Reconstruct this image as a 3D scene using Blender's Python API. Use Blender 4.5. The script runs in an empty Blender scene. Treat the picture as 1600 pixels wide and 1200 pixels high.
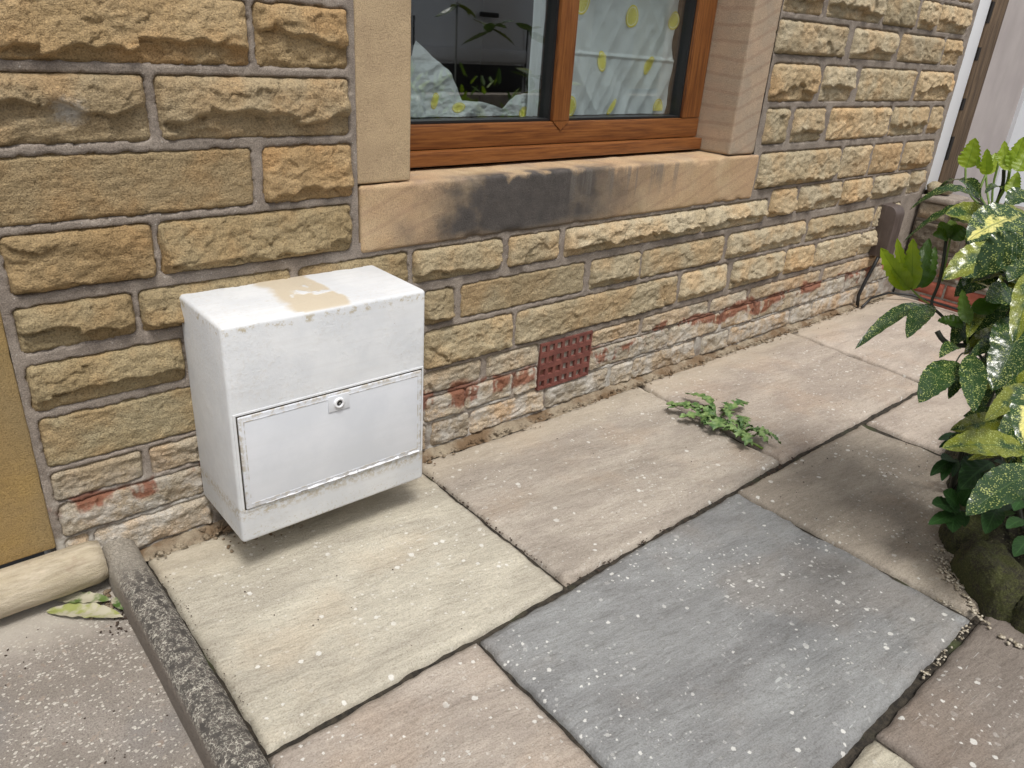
import bpy, bmesh, math, random
import numpy as np
from mathutils import Vector, Matrix
random.seed(7)
rng = np.random.default_rng(11)
sc = bpy.context.scene
COL = sc.collection

# ------------------------------------------------------------ camera, sky, sun, exposure
cam_d = bpy.data.cameras.new("camera")
cam_d.sensor_width = 36.0
cam_d.lens = 1173.96 / 1600 * 36
cam_d.clip_start = 0.02
cam_d.clip_end = 500
cam = bpy.data.objects.new("camera", cam_d)
COL.objects.link(cam)
cam.matrix_world = Matrix(((0.759, 0.231, -0.609, 0.0), (-0.648, 0.359, -0.671, -1.43), (0.064, 0.904, 0.422, 1.027), (0, 0, 0, 1)))
cam.matrix_world = Matrix.Translation(Vector((0, -1.43, 1.027))) @ cam.matrix_world.to_3x3().to_quaternion().to_matrix().to_4x4()
sc.camera = cam

SUN_EL, SUN_AZ = math.radians(64), math.radians(200)     # azimuth clockwise from +y
world = bpy.data.worlds.new("World")
sc.world = world
world.use_nodes = True
wn = world.node_tree
wn.nodes.clear()
sky = wn.nodes.new("ShaderNodeTexSky")
sky.sky_type = 'NISHITA'
sky.sun_disc = False
sky.sun_elevation = SUN_EL
sky.sun_rotation = SUN_AZ
sky.air_density = 1.2
sky.dust_density = 4.0
sky.ozone_density = 1.5
hs = wn.nodes.new("ShaderNodeHueSaturation")
hs.inputs["Saturation"].default_value = 0.28
bg = wn.nodes.new("ShaderNodeBackground")
bg.inputs["Strength"].default_value = 0.125
wo = wn.nodes.new("ShaderNodeOutputWorld")
wn.links.new(sky.outputs[0], hs.inputs["Color"])
wn.links.new(hs.outputs[0], bg.inputs["Color"])
wn.links.new(bg.outputs[0], wo.inputs["Surface"])

sun_d = bpy.data.lights.new("sun", 'SUN')
sun_d.energy = 2.0
sun_d.angle = math.radians(14)
sun_d.color = (1.0, 0.965, 0.91)
sun = bpy.data.objects.new("sun", sun_d)
COL.objects.link(sun)
sd = Vector((math.sin(SUN_AZ) * math.cos(SUN_EL), math.cos(SUN_AZ) * math.cos(SUN_EL), math.sin(SUN_EL)))
sun.rotation_euler = sd.to_track_quat('Z', 'Y').to_euler()
sun.location = sd * 30

sc.view_settings.view_transform = 'Standard'
sc.view_settings.look = 'None'
sc.view_settings.exposure = 0.22
sc.view_settings.gamma = 1.0
sc.view_settings.use_curve_mapping = False
sc.cycles.transparent_max_bounces = 16
sc.cycles.max_bounces = 8

# ------------------------------------------------------------ noise
_P = rng.permutation(512)
_P = np.concatenate([_P, _P, _P])
_G = rng.normal(size=(512, 2))
_G /= np.linalg.norm(_G, axis=1)[:, None]

def perlin(x, y, seed=0):
    x = np.asarray(x, float) + seed * 17.31
    y = np.asarray(y, float) + seed * 9.73
    xi = np.floor(x).astype(int); yi = np.floor(y).astype(int)
    xf = x - xi; yf = y - yi
    xi &= 511; yi &= 511
    u = xf * xf * xf * (xf * (xf * 6 - 15) + 10)
    v = yf * yf * yf * (yf * (yf * 6 - 15) + 10)
    def g(ix, iy, fx, fy):
        h = _P[(_P[ix & 511] + iy) & 1023] & 511
        return _G[h, 0] * fx + _G[h, 1] * fy
    a = g(xi, yi, xf, yf); b = g(xi + 1, yi, xf - 1, yf)
    c = g(xi, yi + 1, xf, yf - 1); d = g(xi + 1, yi + 1, xf - 1, yf - 1)
    return (a + u * (b - a)) * (1 - v) + (c + u * (d - c)) * v

def fbm(x, y, oct=4, seed=0):
    s = 0; a = 1.0
    for i in range(oct):
        s = s + a * perlin(np.asarray(x) * 2 ** i, np.asarray(y) * 2 ** i, seed + i * 3)
        a *= 0.5
    return s

def smooth(a, b, x):
    t = np.clip((x - a) / (b - a), 0, 1)
    return t * t * (3 - 2 * t)

def cells(x, z, seed):
    """flat-faceted cellular relief: each cell is a tilted facet"""
    rx = np.floor(x).astype(int); rz = np.floor(z).astype(int)
    best = np.full(x.shape, 1e9); val = np.zeros(x.shape)
    for dx in (-1, 0, 1):
        for dz in (-1, 0, 1):
            cx = rx + dx; cz = rz + dz
            h = _P[(_P[(cx + seed * 7) & 511] + cz) & 1023] & 511
            h2 = _P[h + 31] & 511; h3 = _P[h + 77] & 511; h4 = _P[h + 141] & 511
            px = cx + h / 511.; pz = cz + h2 / 511.
            d = (x - px) ** 2 + (z - pz) ** 2
            t = (h3 / 511. - .5) + (x - px) * (h4 / 511. - .5) * 1.4 + (z - pz) * (h / 511. - .35) * 1.4
            m = d < best
            best = np.where(m, d, best); val = np.where(m, t, val)
    return val

# ------------------------------------------------------------ object helpers
def link(o, parent=None):
    COL.objects.link(o)
    if parent is not None:
        o.parent = parent
    return o

def empty(name, loc=(0, 0, 0), label=None, cat=None, group=None, kind=None, parent=None):
    o = bpy.data.objects.new(name, None)
    o.empty_display_size = 0.05
    o.location = loc
    link(o, parent)
    return tag(o, label, cat, group, kind)

def tag(o, label=None, cat=None, group=None, kind=None):
    if label: o["label"] = label
    if cat: o["category"] = cat
    if group: o["group"] = group
    if kind: o["kind"] = kind
    return o

def off(parent):
    v = Vector((0, 0, 0))
    while parent is not None:
        v += parent.location
        parent = parent.parent
    return v

def place(name, me, m, parent=None, loc=(0, 0, 0), smoothed=True):
    """loc is in world space; the mesh is given relative to loc"""
    if m is not None and not me.materials:
        for mm in (m if isinstance(m, (list, tuple)) else [m]):
            me.materials.append(mm)
    if smoothed:
        me.polygons.foreach_set("use_smooth", [True] * len(me.polygons))
    o = bpy.data.objects.new(name, me)
    o.location = Vector(loc) - off(parent)
    return link(o, parent)

def mesh(name, verts, faces, uvs=None):
    me = bpy.data.meshes.new(name)
    me.from_pydata([tuple(map(float, v)) for v in verts], [], [tuple(int(i) for i in f) for f in faces])
    if uvs is not None:
        ul = me.uv_layers.new(name="uv")
        li = np.empty(len(me.loops), int)
        me.loops.foreach_get("vertex_index", li)
        ul.data.foreach_set("uv", np.asarray(uvs, float)[li].ravel())
    me.update()
    return me

def grid_faces(nu, nv, flip=False):
    i = np.arange(nu - 1)[:, None] * nv + np.arange(nv - 1)[None, :]
    i = i.ravel()
    f = np.stack([i, i + nv, i + nv + 1, i + 1], 1)
    return f[:, ::-1] if flip else f

class MB:
    def __init__(s): s.v = []; s.f = []
    def add(s, v, f):
        k = len(s.v); s.v += [tuple(map(float, q)) for q in v]; s.f += [tuple(int(i) + k for i in q) for q in f]; return s
    def box(s, x0, x1, y0, y1, z0, z1):
        v = [(x, y, z) for x in (x0, x1) for y in (y0, y1) for z in (z0, z1)]
        return s.add(v, [(0, 1, 3, 2), (4, 6, 7, 5), (0, 4, 5, 1), (2, 3, 7, 6), (0, 2, 6, 4), (1, 5, 7, 3)])
    def tube(s, pts, r, n=8, cap=True, taper=1.0):
        pts = [Vector(p) for p in pts]; V = []; F = []
        for i, p in enumerate(pts):
            d = (pts[min(i + 1, len(pts) - 1)] - pts[max(i - 1, 0)]).normalized()
            a = d.orthogonal().normalized() if i == 0 else (a - d * a.dot(d)).normalized()
            b = d.cross(a)
            rr = (r[i] if isinstance(r, (list, tuple)) else r) * (1 + (taper - 1) * i / max(1, len(pts) - 1))
            for k in range(n):
                t = 2 * math.pi * k / n
                V.append(p + (a * math.cos(t) + b * math.sin(t)) * rr)
        for i in range(len(pts) - 1):
            for k in range(n):
                k2 = (k + 1) % n
                F.append((i * n + k, i * n + k2, (i + 1) * n + k2, (i + 1) * n + k))
        if cap:
            F.append(tuple(range(n))[::-1]); F.append(tuple(range((len(pts) - 1) * n, len(pts) * n)))
        return s.add(V, F)
    def mesh(s, name, bevel=0, seg=2):
        me = mesh(name, s.v, s.f)
        if bevel:
            bm = bmesh.new(); bm.from_mesh(me)
            bmesh.ops.bevel(bm, geom=bm.edges[:], offset=bevel, segments=seg, affect='EDGES', profile=0.6)
            bm.to_mesh(me); bm.free()
        return me
    def obj(s, name, m, parent=None, loc=(0, 0, 0), bevel=0, seg=2, smoothed=None):
        me = s.mesh(name, bevel, seg)
        if loc != (0, 0, 0):
            me.transform(Matrix.Translation(-Vector(loc)))
        o = place(name, me, m, parent, loc, smoothed if smoothed is not None else bool(bevel))
        if bevel:
            try:
                me.set_sharp_from_angle(angle=math.radians(50))
            except Exception:
                pass
        return o

# ------------------------------------------------------------ material helpers
class Mat:
    def __init__(s, name):
        s.m = bpy.data.materials.new(name); s.m.use_nodes = True
        s.t = s.m.node_tree; s.t.nodes.clear()
        s.out = s.t.nodes.new("ShaderNodeOutputMaterial")
        s._pos = None
    def n(s, kind, ins=None, **props):
        nd = s.t.nodes.new("ShaderNode" + kind)
        for k, v in props.items(): setattr(nd, k, v)
        for k, v in (ins or {}).items(): s.set(nd, k, v)
        return nd
    def set(s, nd, k, v):
        sk = nd.inputs[k]
        if isinstance(v, bpy.types.NodeSocket): s.t.links.new(v, sk)
        elif isinstance(v, bpy.types.Node): s.t.links.new(v.outputs[0], sk)
        else:
            if sk.type == 'RGBA' and len(v) == 3: v = (*v, 1)
            sk.default_value = v
    def pos(s):
        if s._pos is None: s._pos = s.n("NewGeometry").outputs["Position"]
        return s._pos
    def objc(s): return s.n("TexCoord").outputs["Object"]
    def map(s, vec, scale=(1, 1, 1), loc=(0, 0, 0), rot=(0, 0, 0)):
        return s.n("Mapping", {"Vector": vec, "Scale": scale, "Location": loc, "Rotation": rot}).outputs[0]
    def noise(s, scale, detail=4, vec=None, rough=0.55, dist=0.0, out="Fac"):
        return s.n("TexNoise", {"Vector": vec if vec is not None else s.pos(), "Scale": scale, "Detail": detail, "Roughness": rough, "Distortion": dist}).outputs[out]
    def vor(s, scale, vec=None, feature='F1', out="Distance", rand=1.0):
        return s.n("TexVoronoi", {"Vector": vec if vec is not None else s.pos(), "Scale": scale, "Randomness": rand}, feature=feature).outputs[out]
    def math(s, op, a, b=0.0, c=None, clamp=False):
        nd = s.n("Math", operation=op, use_clamp=clamp)
        for i, v in enumerate((a, b, c)):
            if v is None: continue
            if isinstance(v, bpy.types.NodeSocket): s.t.links.new(v, nd.inputs[i])
            else: nd.inputs[i].default_value = v
        return nd.outputs[0]
    def step(s, x, a, b):
        return s.n("MapRange", {"Value": x, "From Min": a, "From Max": b}, interpolation_type='SMOOTHSTEP').outputs[0]
    def mix(s, fac, a, b, mode='MIX'):
        nd = s.n("Mix", data_type='RGBA', blend_type=mode)
        for k, v in ((0, fac), (6, a), (7, b)):
            if isinstance(v, bpy.types.NodeSocket): s.t.links.new(v, nd.inputs[k])
            elif k == 0: nd.inputs[0].default_value = v
            else: nd.inputs[k].default_value = (*v, 1) if len(v) == 3 else v
        return nd.outputs[2]
    def ramp(s, fac, stops):
        nd = s.n("ValToRGB", {"Fac": fac}); e = nd.color_ramp.elements
        while len(e) < len(stops): e.new(0.5)
        for q, (p, c) in zip(e, stops): q.position = p; q.color = (*c, 1) if len(c) == 3 else c
        return nd.outputs[0]
    def sep(s, vec):
        nd = s.n("SeparateXYZ", {"Vector": vec}); return nd.outputs
    def bump(s, h, strength=0.5, dist=0.002, normal=None):
        ins = {"Height": h, "Strength": strength, "Distance": dist}
        if normal is not None: ins["Normal"] = normal
        return s.n("Bump", ins).outputs[0]
    def bsdf(s, color, rough=0.8, normal=None, **kw):
        ins = {"Base Color": color, "Roughness": rough}
        if normal is not None: ins["Normal"] = normal
        ins.update({k.replace("_", " "): v for k, v in kw.items()})
        nd = s.n("BsdfPrincipled", ins)
        s.t.links.new(nd.outputs[0], s.out.inputs[0])
        return nd
    def objcol(s): return s.n("ObjectInfo").outputs["Color"]
    def rnd(s): return s.n("ObjectInfo").outputs["Random"]
    def shift(s, k=20.0):
        """world position shifted by a random amount per object"""
        r = s.math('MULTIPLY', s.rnd(), k)
        cx = s.n("CombineXYZ", {"X": r, "Y": r, "Z": r}).outputs[0]
        return s.n("VectorMath", {0: s.pos(), 1: cx}, operation='ADD').outputs[0]

def plain(name, col, rough=0.6, **kw):
    m = Mat(name); m.bsdf(col, rough, **kw); return m.m

# rock-faced walling stone
m = Mat("walling_stone"); p = m.shift()
big = m.noise(9, 4, p); mid = m.noise(34, 5, p, 0.65); fine = m.noise(330, 3, p, 0.7)
lam = m.noise(15, 5, m.map(p, (1, 1, 5)), 0.65, 1.2)
base = m.objcol()
c = m.mix(m.step(big, .42, .64), base, m.mix(1.0, base, (1.05, .92, .80), 'MULTIPLY'))
c = m.mix(m.math('MULTIPLY', m.step(m.noise(7, 3, m.map(p, loc=(3, 5, 1))), .50, .66), .75), c, m.mix(1.0, base, (.85, .815, .76), 'MULTIPLY'))
c = m.mix(m.math('MULTIPLY', m.step(mid, .50, .70), .4), c, m.mix(1.0, base, (1.30, 1.22, 1.12), 'MULTIPLY'))
c = m.mix(m.math('MULTIPLY', m.step(lam, .56, .74), .35), c, m.mix(1.0, c, (.60, .55, .49), 'MULTIPLY'))
grain = m.ramp(fine, [(.32, (.46, .43, .39)), (.5, (1, 1, 1)), (.68, (1.35, 1.32, 1.26))])
c = m.mix(.85, c, grain, 'MULTIPLY')
speck = m.step(m.vor(260, p), .16, .07)
c = m.mix(m.math('MULTIPLY', speck, .35), c, (.10, .08, .05))
xyz = m.sep(m.pos())
# efflorescence and red masonry paint left on the bottom courses
low = m.step(xyz[2], .25, .10)
eff = m.math('MULTIPLY', low, m.step(m.noise(14, 5, m.pos(), .7), .42, .62))
c = m.mix(m.math('MULTIPLY', eff, .7), c, (.56, .54, .50))
ln = m.math('ADD', .155, m.math('MULTIPLY', m.math('SUBTRACT', m.noise(4.2, 2, m.pos()), .5), .16))
band = m.step(m.math('ABSOLUTE', m.math('SUBTRACT', xyz[2], ln)), .030, .017)
patch = m.step(m.noise(8.5, 4, m.map(m.pos(), (1, 1, .5), (1.7, 0, 0)), .65), .455, .52)
red = m.math('MULTIPLY', band, patch)
c = m.mix(m.math('MULTIPLY', red, .88), c, m.mix(mid, (.17, .055, .030), (.30, .12, .07)))
# grey-white scar on one stone
dd = m.n("VectorMath", {0: m.map(m.pos(), (1, .2, 1.3), (-.294, 0, -.868 * 1.3)), 1: (0, 0, 0)}, operation='DISTANCE').outputs["Value"]
scar = m.step(m.math('ADD', dd, m.math('MULTIPLY', m.noise(45, 4), .05)), .062, .028)
c = m.mix(m.math('MULTIPLY', m.math('MULTIPLY', scar, m.step(mid, .35, .55)), .75), c, (.62, .60, .56))
hgt = m.math('ADD', m.math('MULTIPLY', mid, 1.0), m.math('MULTIPLY', fine, .35))
hgt = m.math('ADD', hgt, m.math('MULTIPLY', lam, .4))
hgt = m.math('ADD', hgt, m.math('MULTIPLY', m.noise(110, 4, p, .7), .7))
m.bsdf(c, .92, m.bump(hgt, 1.0, .0060), Specular_IOR_Level=.25)
STONE = m.m

m = Mat("mortar")
n1 = m.noise(14, 4); n2 = m.noise(420, 3, rough=.7); n3 = m.noise(70, 4, rough=.7)
c = m.mix(m.step(n1, .35, .65), (.250, .217, .190), (.335, .295, .258))
c = m.mix(m.step(n2, .35, .7), m.mix(1.0, c, (.72, .70, .68), 'MULTIPLY'), m.mix(1.0, c, (1.25, 1.22, 1.18), 'MULTIPLY'))
c = m.mix(m.math('MULTIPLY', m.step(m.vor(75), .11, .06), .6), c, (.62, .60, .55))
xyz = m.sep(m.pos())
c = m.mix(m.math('MULTIPLY', m.step(xyz[2], .22, .08), m.step(m.noise(11, 5, rough=.7), .40, .62)), c, (.47, .45, .41))
ln = m.math('ADD', .155, m.math('MULTIPLY', m.math('SUBTRACT', m.noise(4.2, 2, m.pos()), .5), .16))
band = m.step(m.math('ABSOLUTE', m.math('SUBTRACT', xyz[2], ln)), .032, .018)
patch = m.step(m.noise(8.5, 4, m.map(m.pos(), (1, 1, .5), (1.7, 0, 0)), .65), .44, .50)
c = m.mix(m.math('MULTIPLY', m.math('MULTIPLY', band, patch), .85), c, (.20, .075, .045))
m.bsdf(c, .95, m.bump(m.math('ADD', n2, m.math('MULTIPLY', n3, 1.5)), .8, .002), Specular_IOR_Level=.2)
MORTAR = m.m

def sandstone(name, a, b, layers=0.0, soot=False, ochre=None):
    m = Mat(name)
    n1 = m.noise(7, 5, rough=.65); n2 = m.noise(430, 2, rough=.7); n3 = m.noise(60, 4)
    c = m.mix(m.step(n1, .40, .60), a, b)
    if ochre is not None:
        c = m.mix(m.step(m.noise(3.2, 4, m.map(m.pos(), (1, 1, .6), (4, 0, 2))), .40, .68), c, ochre)
    if layers:
        w = m.n("TexWave", {"Vector": m.map(m.pos(), (1, 1, 1), rot=(0, math.radians(20), 0)), "Scale": 7, "Distortion": 2.5, "Detail": 4, "Detail Scale": .5}, bands_direction='Z').outputs["Fac"]
        c = m.mix(m.math('MULTIPLY', m.step(w, .80, .98), layers), c, (.24, .14, .10))
        c = m.mix(m.math('MULTIPLY', m.step(m.noise(7, 3, m.map(m.pos(), (1, 1, 4))), .45, .65), layers * .8), c, (.50, .34, .24))
    xyz = m.sep(m.pos())
    if soot:
        # sooty weathering on the sill face under the mullion
        wob = m.math('MULTIPLY', m.math('SUBTRACT', m.noise(9, 5, rough=.6), .5), .45)
        xx = m.math('ADD', xyz[0], wob)
        left = m.step(xx, .88, 1.22); right = m.step(xx, 2.0, 1.30)
        face = m.math('MULTIPLY', m.step(m.math('ADD', xyz[2], m.math('MULTIPLY', wob, .35)), .732, .700), m.step(xyz[1], .06, -.005))
        up = m.math('MULTIPLY', m.step(xyz[2], .555, .60), .35)
        f = m.math('MULTIPLY', m.math('MULTIPLY', left, right), m.math('MULTIPLY', face, m.math('ADD', .62, up)))
        f = m.math('MULTIPLY', f, m.math('ADD', .92, m.math('MULTIPLY', n2, .5)), clamp=True)
        c = m.mix(f, c, m.mix(m.noise(30, 5, rough=.7), (.045, .042, .042), (.13, .115, .105)))
        streak = m.noise(46, 3, m.map(m.pos(), (1, 1, .05)), .6)
        sf = m.math('MULTIPLY', m.step(streak, .46, .60), m.math('MULTIPLY', m.step(xx, 1.30, 1.45), m.step(xx, 2.05, 1.85)))
        sf = m.math('MULTIPLY', sf, m.math('MULTIPLY', m.step(xyz[2], .60, .69), m.step(xyz[2], .715, .705)))
        c = m.mix(m.math('MULTIPLY', sf, .6), c, (.17, .155, .14))
        tp = m.math('MULTIPLY', m.step(m.noise(7, 4, m.map(m.pos(), (1, 1.4, 1), (2, 1, 0))), .48, .62), m.step(xyz[2], .705, .716))
        c = m.mix(m.math('MULTIPLY', tp, .35), c, (.30, .25, .22))
    c = m.mix(.8, c, m.ramp(n2, [(.30, (.60, .58, .55)), (.5, (1, 1, 1)), (.70, (1.24, 1.22, 1.18))]), 'MULTIPLY')
    m.bsdf(c, .9, m.bump(m.math('ADD', n2, m.math('MULTIPLY', n3, .8)), .8, .0025), Specular_IOR_Level=.25)
    return m.m
SAND_L = sandstone("smooth_sandstone", (.50, .38, .24), (.44, .33, .21))
SAND_R = sandstone("banded_sandstone", (.46, .35, .25), (.40, .32, .24), layers=.28)
SAND_SILL = sandstone("weathered_sandstone", (.54, .41, .26), (.47, .335, .195), layers=.18, soot=True, ochre=(.50, .345, .21))
SAND_D = sandstone("ochre_sandstone", (.40, .27, .10), (.33, .225, .095), ochre=(.29, .215, .11))

def slab_mat():
    m = Mat("riven_sandstone_slab"); p = m.shift(); base = m.objcol()
    s1 = m.map(p, (1, 1, 1), rot=(0, 0, math.radians(7)))
    n1 = m.noise(3.2, 5, m.map(s1, (1, 2.6, 1)), .6, .8); n2 = m.noise(55, 5, m.map(s1, (1, 3.0, 1)), .65); n3 = m.noise(330, 3, p, .7)
    c = m.mix(m.step(n1, .35, .65), m.mix(1.0, base, (.86, .84, .82), 'MULTIPLY'), m.mix(1.0, base, (1.10, 1.09, 1.06), 'MULTIPLY'))
    c = m.mix(m.math('MULTIPLY', m.step(m.noise(4.5, 4, m.map(p, loc=(7, 2, 0))), .50, .68), .45), c, m.mix(1.0, base, (1.05, .93, .82), 'MULTIPLY'))
    # long thin bedding streaks
    bs = m.noise(26, 6, m.map(s1, (.35, 3.4, 1)), .7, .5)
    c = m.mix(m.math('MULTIPLY', m.step(bs, .48, .62), .38), c, m.mix(1.0, c, (.72, .71, .70), 'MULTIPLY'))
    c = m.mix(m.math('MULTIPLY', m.step(bs, .44, .34), .30), c, m.mix(1.0, c, (1.22, 1.22, 1.22), 'MULTIPLY'))
    c = m.mix(m.math('MULTIPLY', m.step(n2, .48, .68), .5), c, m.mix(1.0, c, (.70, .68, .65), 'MULTIPLY'))
    c = m.mix(.8, c, m.ramp(n3, [(.28, (.58, .56, .54)), (.5, (1, 1, 1)), (.72, (1.22, 1.22, 1.20))]), 'MULTIPLY')
    # dirt grains
    d = m.math('MULTIPLY', m.step(m.vor(150, p), .17, .10), m.step(m.noise(8, 3, p), .50, .60))
    c = m.mix(m.math('MULTIPLY', d, .7), c, (.09, .07, .05))
    # pale lichen and lime spots of several sizes
    wob = m.noise(170, 4, m.pos(), rough=.7, out="Color")
    pw = m.n("VectorMath", {0: m.pos(), 1: m.n("VectorMath", {0: wob, 1: (.0085, .0085, .0085)}, operation='MULTIPLY').outputs[0]}, operation='ADD').outputs[0]
    flat = m.map(pw, (1, 1, 0))
    tot = None
    for sc_, r0, lo, hi, ring in ((34, .28, .52, .60, True), (62, .40, .42, .55, False), (130, .46, .42, .58, False)):
        v = m.n("TexVoronoi", {"Vector": flat, "Scale": sc_}, feature='F1', voronoi_dimensions='3D')
        rc = m.sep(v.outputs["Color"])
        rad = m.math('MULTIPLY', m.math('POWER', rc[0], 2.6), r0)
        mask = m.math('LESS_THAN', v.outputs["Distance"], rad)
        soft = m.step(m.math('SUBTRACT', v.outputs["Distance"], rad), .02, -.03)
        keep = m.math('MULTIPLY', m.math('GREATER_THAN', rc[1], .30), m.step(m.noise(3.6, 3, m.map(m.pos(), loc=(sc_, 3, 0))), lo, hi))
        q = m.math('MULTIPLY', m.math('MULTIPLY', soft, keep), m.math('ADD', .5, m.math('MULTIPLY', m.math('SUBTRACT', rc[2], .35), 1.1), clamp=True))
        tot = q if tot is None else m.math('MAXIMUM', tot, q)
    c = m.mix(m.math('MULTIPLY', tot, .72, clamp=True), c, (.74, .73, .69))
    # chalky scrapes
    scr = m.noise(9, 2, m.map(m.pos(), (1, 9, 1), rot=(0, 0, math.radians(-35))), .5, 1.5)
    scm = m.math('MULTIPLY', m.step(scr, .70, .74), m.step(m.noise(3, 2, m.map(m.pos(), loc=(0, 8, 3))), .50, .60))
    c = m.mix(m.math('MULTIPLY', scm, .35), c, (.70, .72, .70))
    xyz = m.sep(m.pos())
    # dusting of sand spilled along the wall
    sand = m.math('MULTIPLY', m.step(m.math('ADD', xyz[1], m.math('MULTIPLY', n1, .12)), -.14, .01), .6)
    c = m.mix(m.math('MULTIPLY', sand, .75), c, (.46, .39, .29))
    h = m.math('ADD', m.math('MULTIPLY', n2, 1.0), m.math('MULTIPLY', n3, .25))
    h = m.math('ADD', h, m.math('MULTIPLY', m.noise(14, 6, m.map(s1, (1, 2.6, 1)), .7, 1.2), 1.6))
    m.bsdf(c, m.math('ADD', .58, m.math('MULTIPLY', n2, .25)), m.bump(h, .75, .0030), Specular_IOR_Level=.35)
    return m.m
SLAB = slab_mat()

m = Mat("joint_dirt")
n1 = m.noise(60, 5, rough=.7); n2 = m.noise(320, 3)
c = m.mix(m.step(n1, .35, .65), (.016, .013, .010), (.055, .045, .032))
c = m.mix(m.step(m.noise(7, 3), .55, .7), c, (.055, .065, .025))
m.bsdf(c, .95, m.bump(m.math('ADD', n1, n2), .9, .004))
DIRT = m.m

m = Mat("sandy_fillet")
n1 = m.noise(30, 5, rough=.7); n2 = m.noise(500, 3)
c = m.mix(m.step(n1, .35, .65), (.27, .215, .15), (.39, .325, .235))
c = m.mix(m.step(m.noise(9, 4, m.map(m.pos(), (1, 1, 1), (5, 0, 0))), .42, .60), c, (.19, .125, .07))
c = m.mix(.7, c, m.ramp(n2, [(.25, (.6, .6, .6)), (.5, (1, 1, 1)), (.75, (1.3, 1.3, 1.3))]), 'MULTIPLY')
m.bsdf(c, .95, m.bump(m.math('ADD', n1, n2), .9, .004))
SANDY = m.m

m = Mat("exposed_aggregate_concrete")
v = m.n("TexVoronoi", {"Vector": m.n("VectorMath", {0: m.map(m.pos(), (1, 1.3, .4)), 1: m.n("VectorMath", {0: m.noise(90, 2, out="Color"), 1: (.010, .010, .0)}, operation='MULTIPLY').outputs[0]}, operation='ADD').outputs[0], "Scale": 150})
rc = m.sep(v.outputs["Color"])
peb = m.math('MULTIPLY', m.math('LESS_THAN', v.outputs["Distance"], m.math('MULTIPLY', rc[0], .50)), m.math('GREATER_THAN', rc[1], .30))
n1 = m.noise(6, 4); n2 = m.noise(350, 3, rough=.7)
c = m.mix(m.step(n1, .35, .65), (.24, .21, .18), (.32, .285, .25))
c = m.mix(m.step(m.noise(3, 3, m.map(m.pos(), loc=(2, 2, 0))), .5, .68), c, (.20, .19, .185))
c = m.mix(m.step(n2, .4, .75), c, (.14, .12, .10))
v2 = m.n("TexVoronoi", {"Vector": m.n("VectorMath", {0: m.map(m.pos(), (1, 1, .4), (3, 1, 0)), 1: m.n("VectorMath", {0: m.noise(70, 3, out="Color"), 1: (.022, .022, .0)}, operation='MULTIPLY').outputs[0]}, operation='ADD').outputs[0], "Scale": 88})
rc2 = m.sep(v2.outputs["Color"])
peb2 = m.math('MULTIPLY', m.math('LESS_THAN', v2.outputs["Distance"], m.math('MULTIPLY', rc2[0], .42)), m.math('GREATER_THAN', rc2[1], .45))
c = m.mix(m.math('MULTIPLY', peb2, .6), c, m.ramp(rc2[2], [(0, (.22, .15, .11)), (.5, (.42, .37, .31)), (1, (.60, .56, .49))]))
c = m.mix(m.math('MULTIPLY', peb, .75), c, m.ramp(rc[2], [(0, (.32, .27, .21)), (.5, (.52, .48, .42)), (1, (.70, .67, .60))]))
xyz = m.sep(m.pos())
dust = m.step(m.math('ADD', xyz[1], m.math('MULTIPLY', m.noise(16, 4), .12)), -.13, -.02)
c = m.mix(m.math('MULTIPLY', dust, .8), c, (.45, .41, .35))
m.bsdf(c, .9, m.bump(m.math('ADD', m.math('MULTIPLY', peb, 1.2), n2), .8, .002))
AGG = m.m

m = Mat("kerb_concrete")
v = m.n("TexVoronoi", {"Vector": m.n("VectorMath", {0: m.pos(), 1: m.n("VectorMath", {0: m.noise(60, 3, out="Color"), 1: (.02, .02, .02)}, operation='MULTIPLY').outputs[0]}, operation='ADD').outputs[0], "Scale": 150}, feature='DISTANCE_TO_EDGE')
n1 = m.noise(70, 4, rough=.75); n2 = m.noise(300, 3)
web = m.math('MULTIPLY', m.step(v.outputs["Distance"], .12, .03), m.step(n1, .42, .52))
c = m.mix(m.step(n1, .35, .65), (.058, .052, .046), (.16, .14, .12))
c = m.mix(web, c, (.50, .47, .40))
xyz = m.sep(m.pos())
sd_ = m.math('MULTIPLY', m.step(xyz[2], .044, .030), m.step(xyz[0], .240, .218))
c = m.mix(sd_, c, m.mix(n2, (.11, .092, .075), (.24, .20, .165)))
d2 = m.step(m.math('ADD', xyz[1], m.math('MULTIPLY', n1, .10)), -.14, .0)
c = m.mix(m.math('MULTIPLY', d2, .85), c, m.mix(n2, (.26, .23, .19), (.42, .38, .32)))
m.bsdf(c, .9, m.bump(m.math('ADD', m.math('MULTIPLY', web, .7), n1), .9, .003))
KERB = m.m

m = Mat("cream_render_stone")
n1 = m.noise(40, 5, m.map(m.pos(), (.25, 1, 1)), .65); n2 = m.noise(400, 3)
c = m.mix(m.step(n1, .35, .65), (.40, .34, .24), (.52, .45, .34))
c = m.mix(m.math('MULTIPLY', m.step(m.noise(26, 3, m.map(m.pos(), loc=(1, 4, 0))), .62, .74), .4), c, (.33, .25, .18))
c = m.mix(.8, c, m.ramp(m.noise(90, 5, m.map(m.pos(), (.2, 1, 1)), .7), [(.3, (.62, .60, .56)), (.5, (1, 1, 1)), (.7, (1.12, 1.12, 1.1))]), 'MULTIPLY')
m.bsdf(c, .9, m.bump(m.math('ADD', n1, m.math('MULTIPLY', n2, .3)), 1.0, .006))
CREAM = m.m

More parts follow.
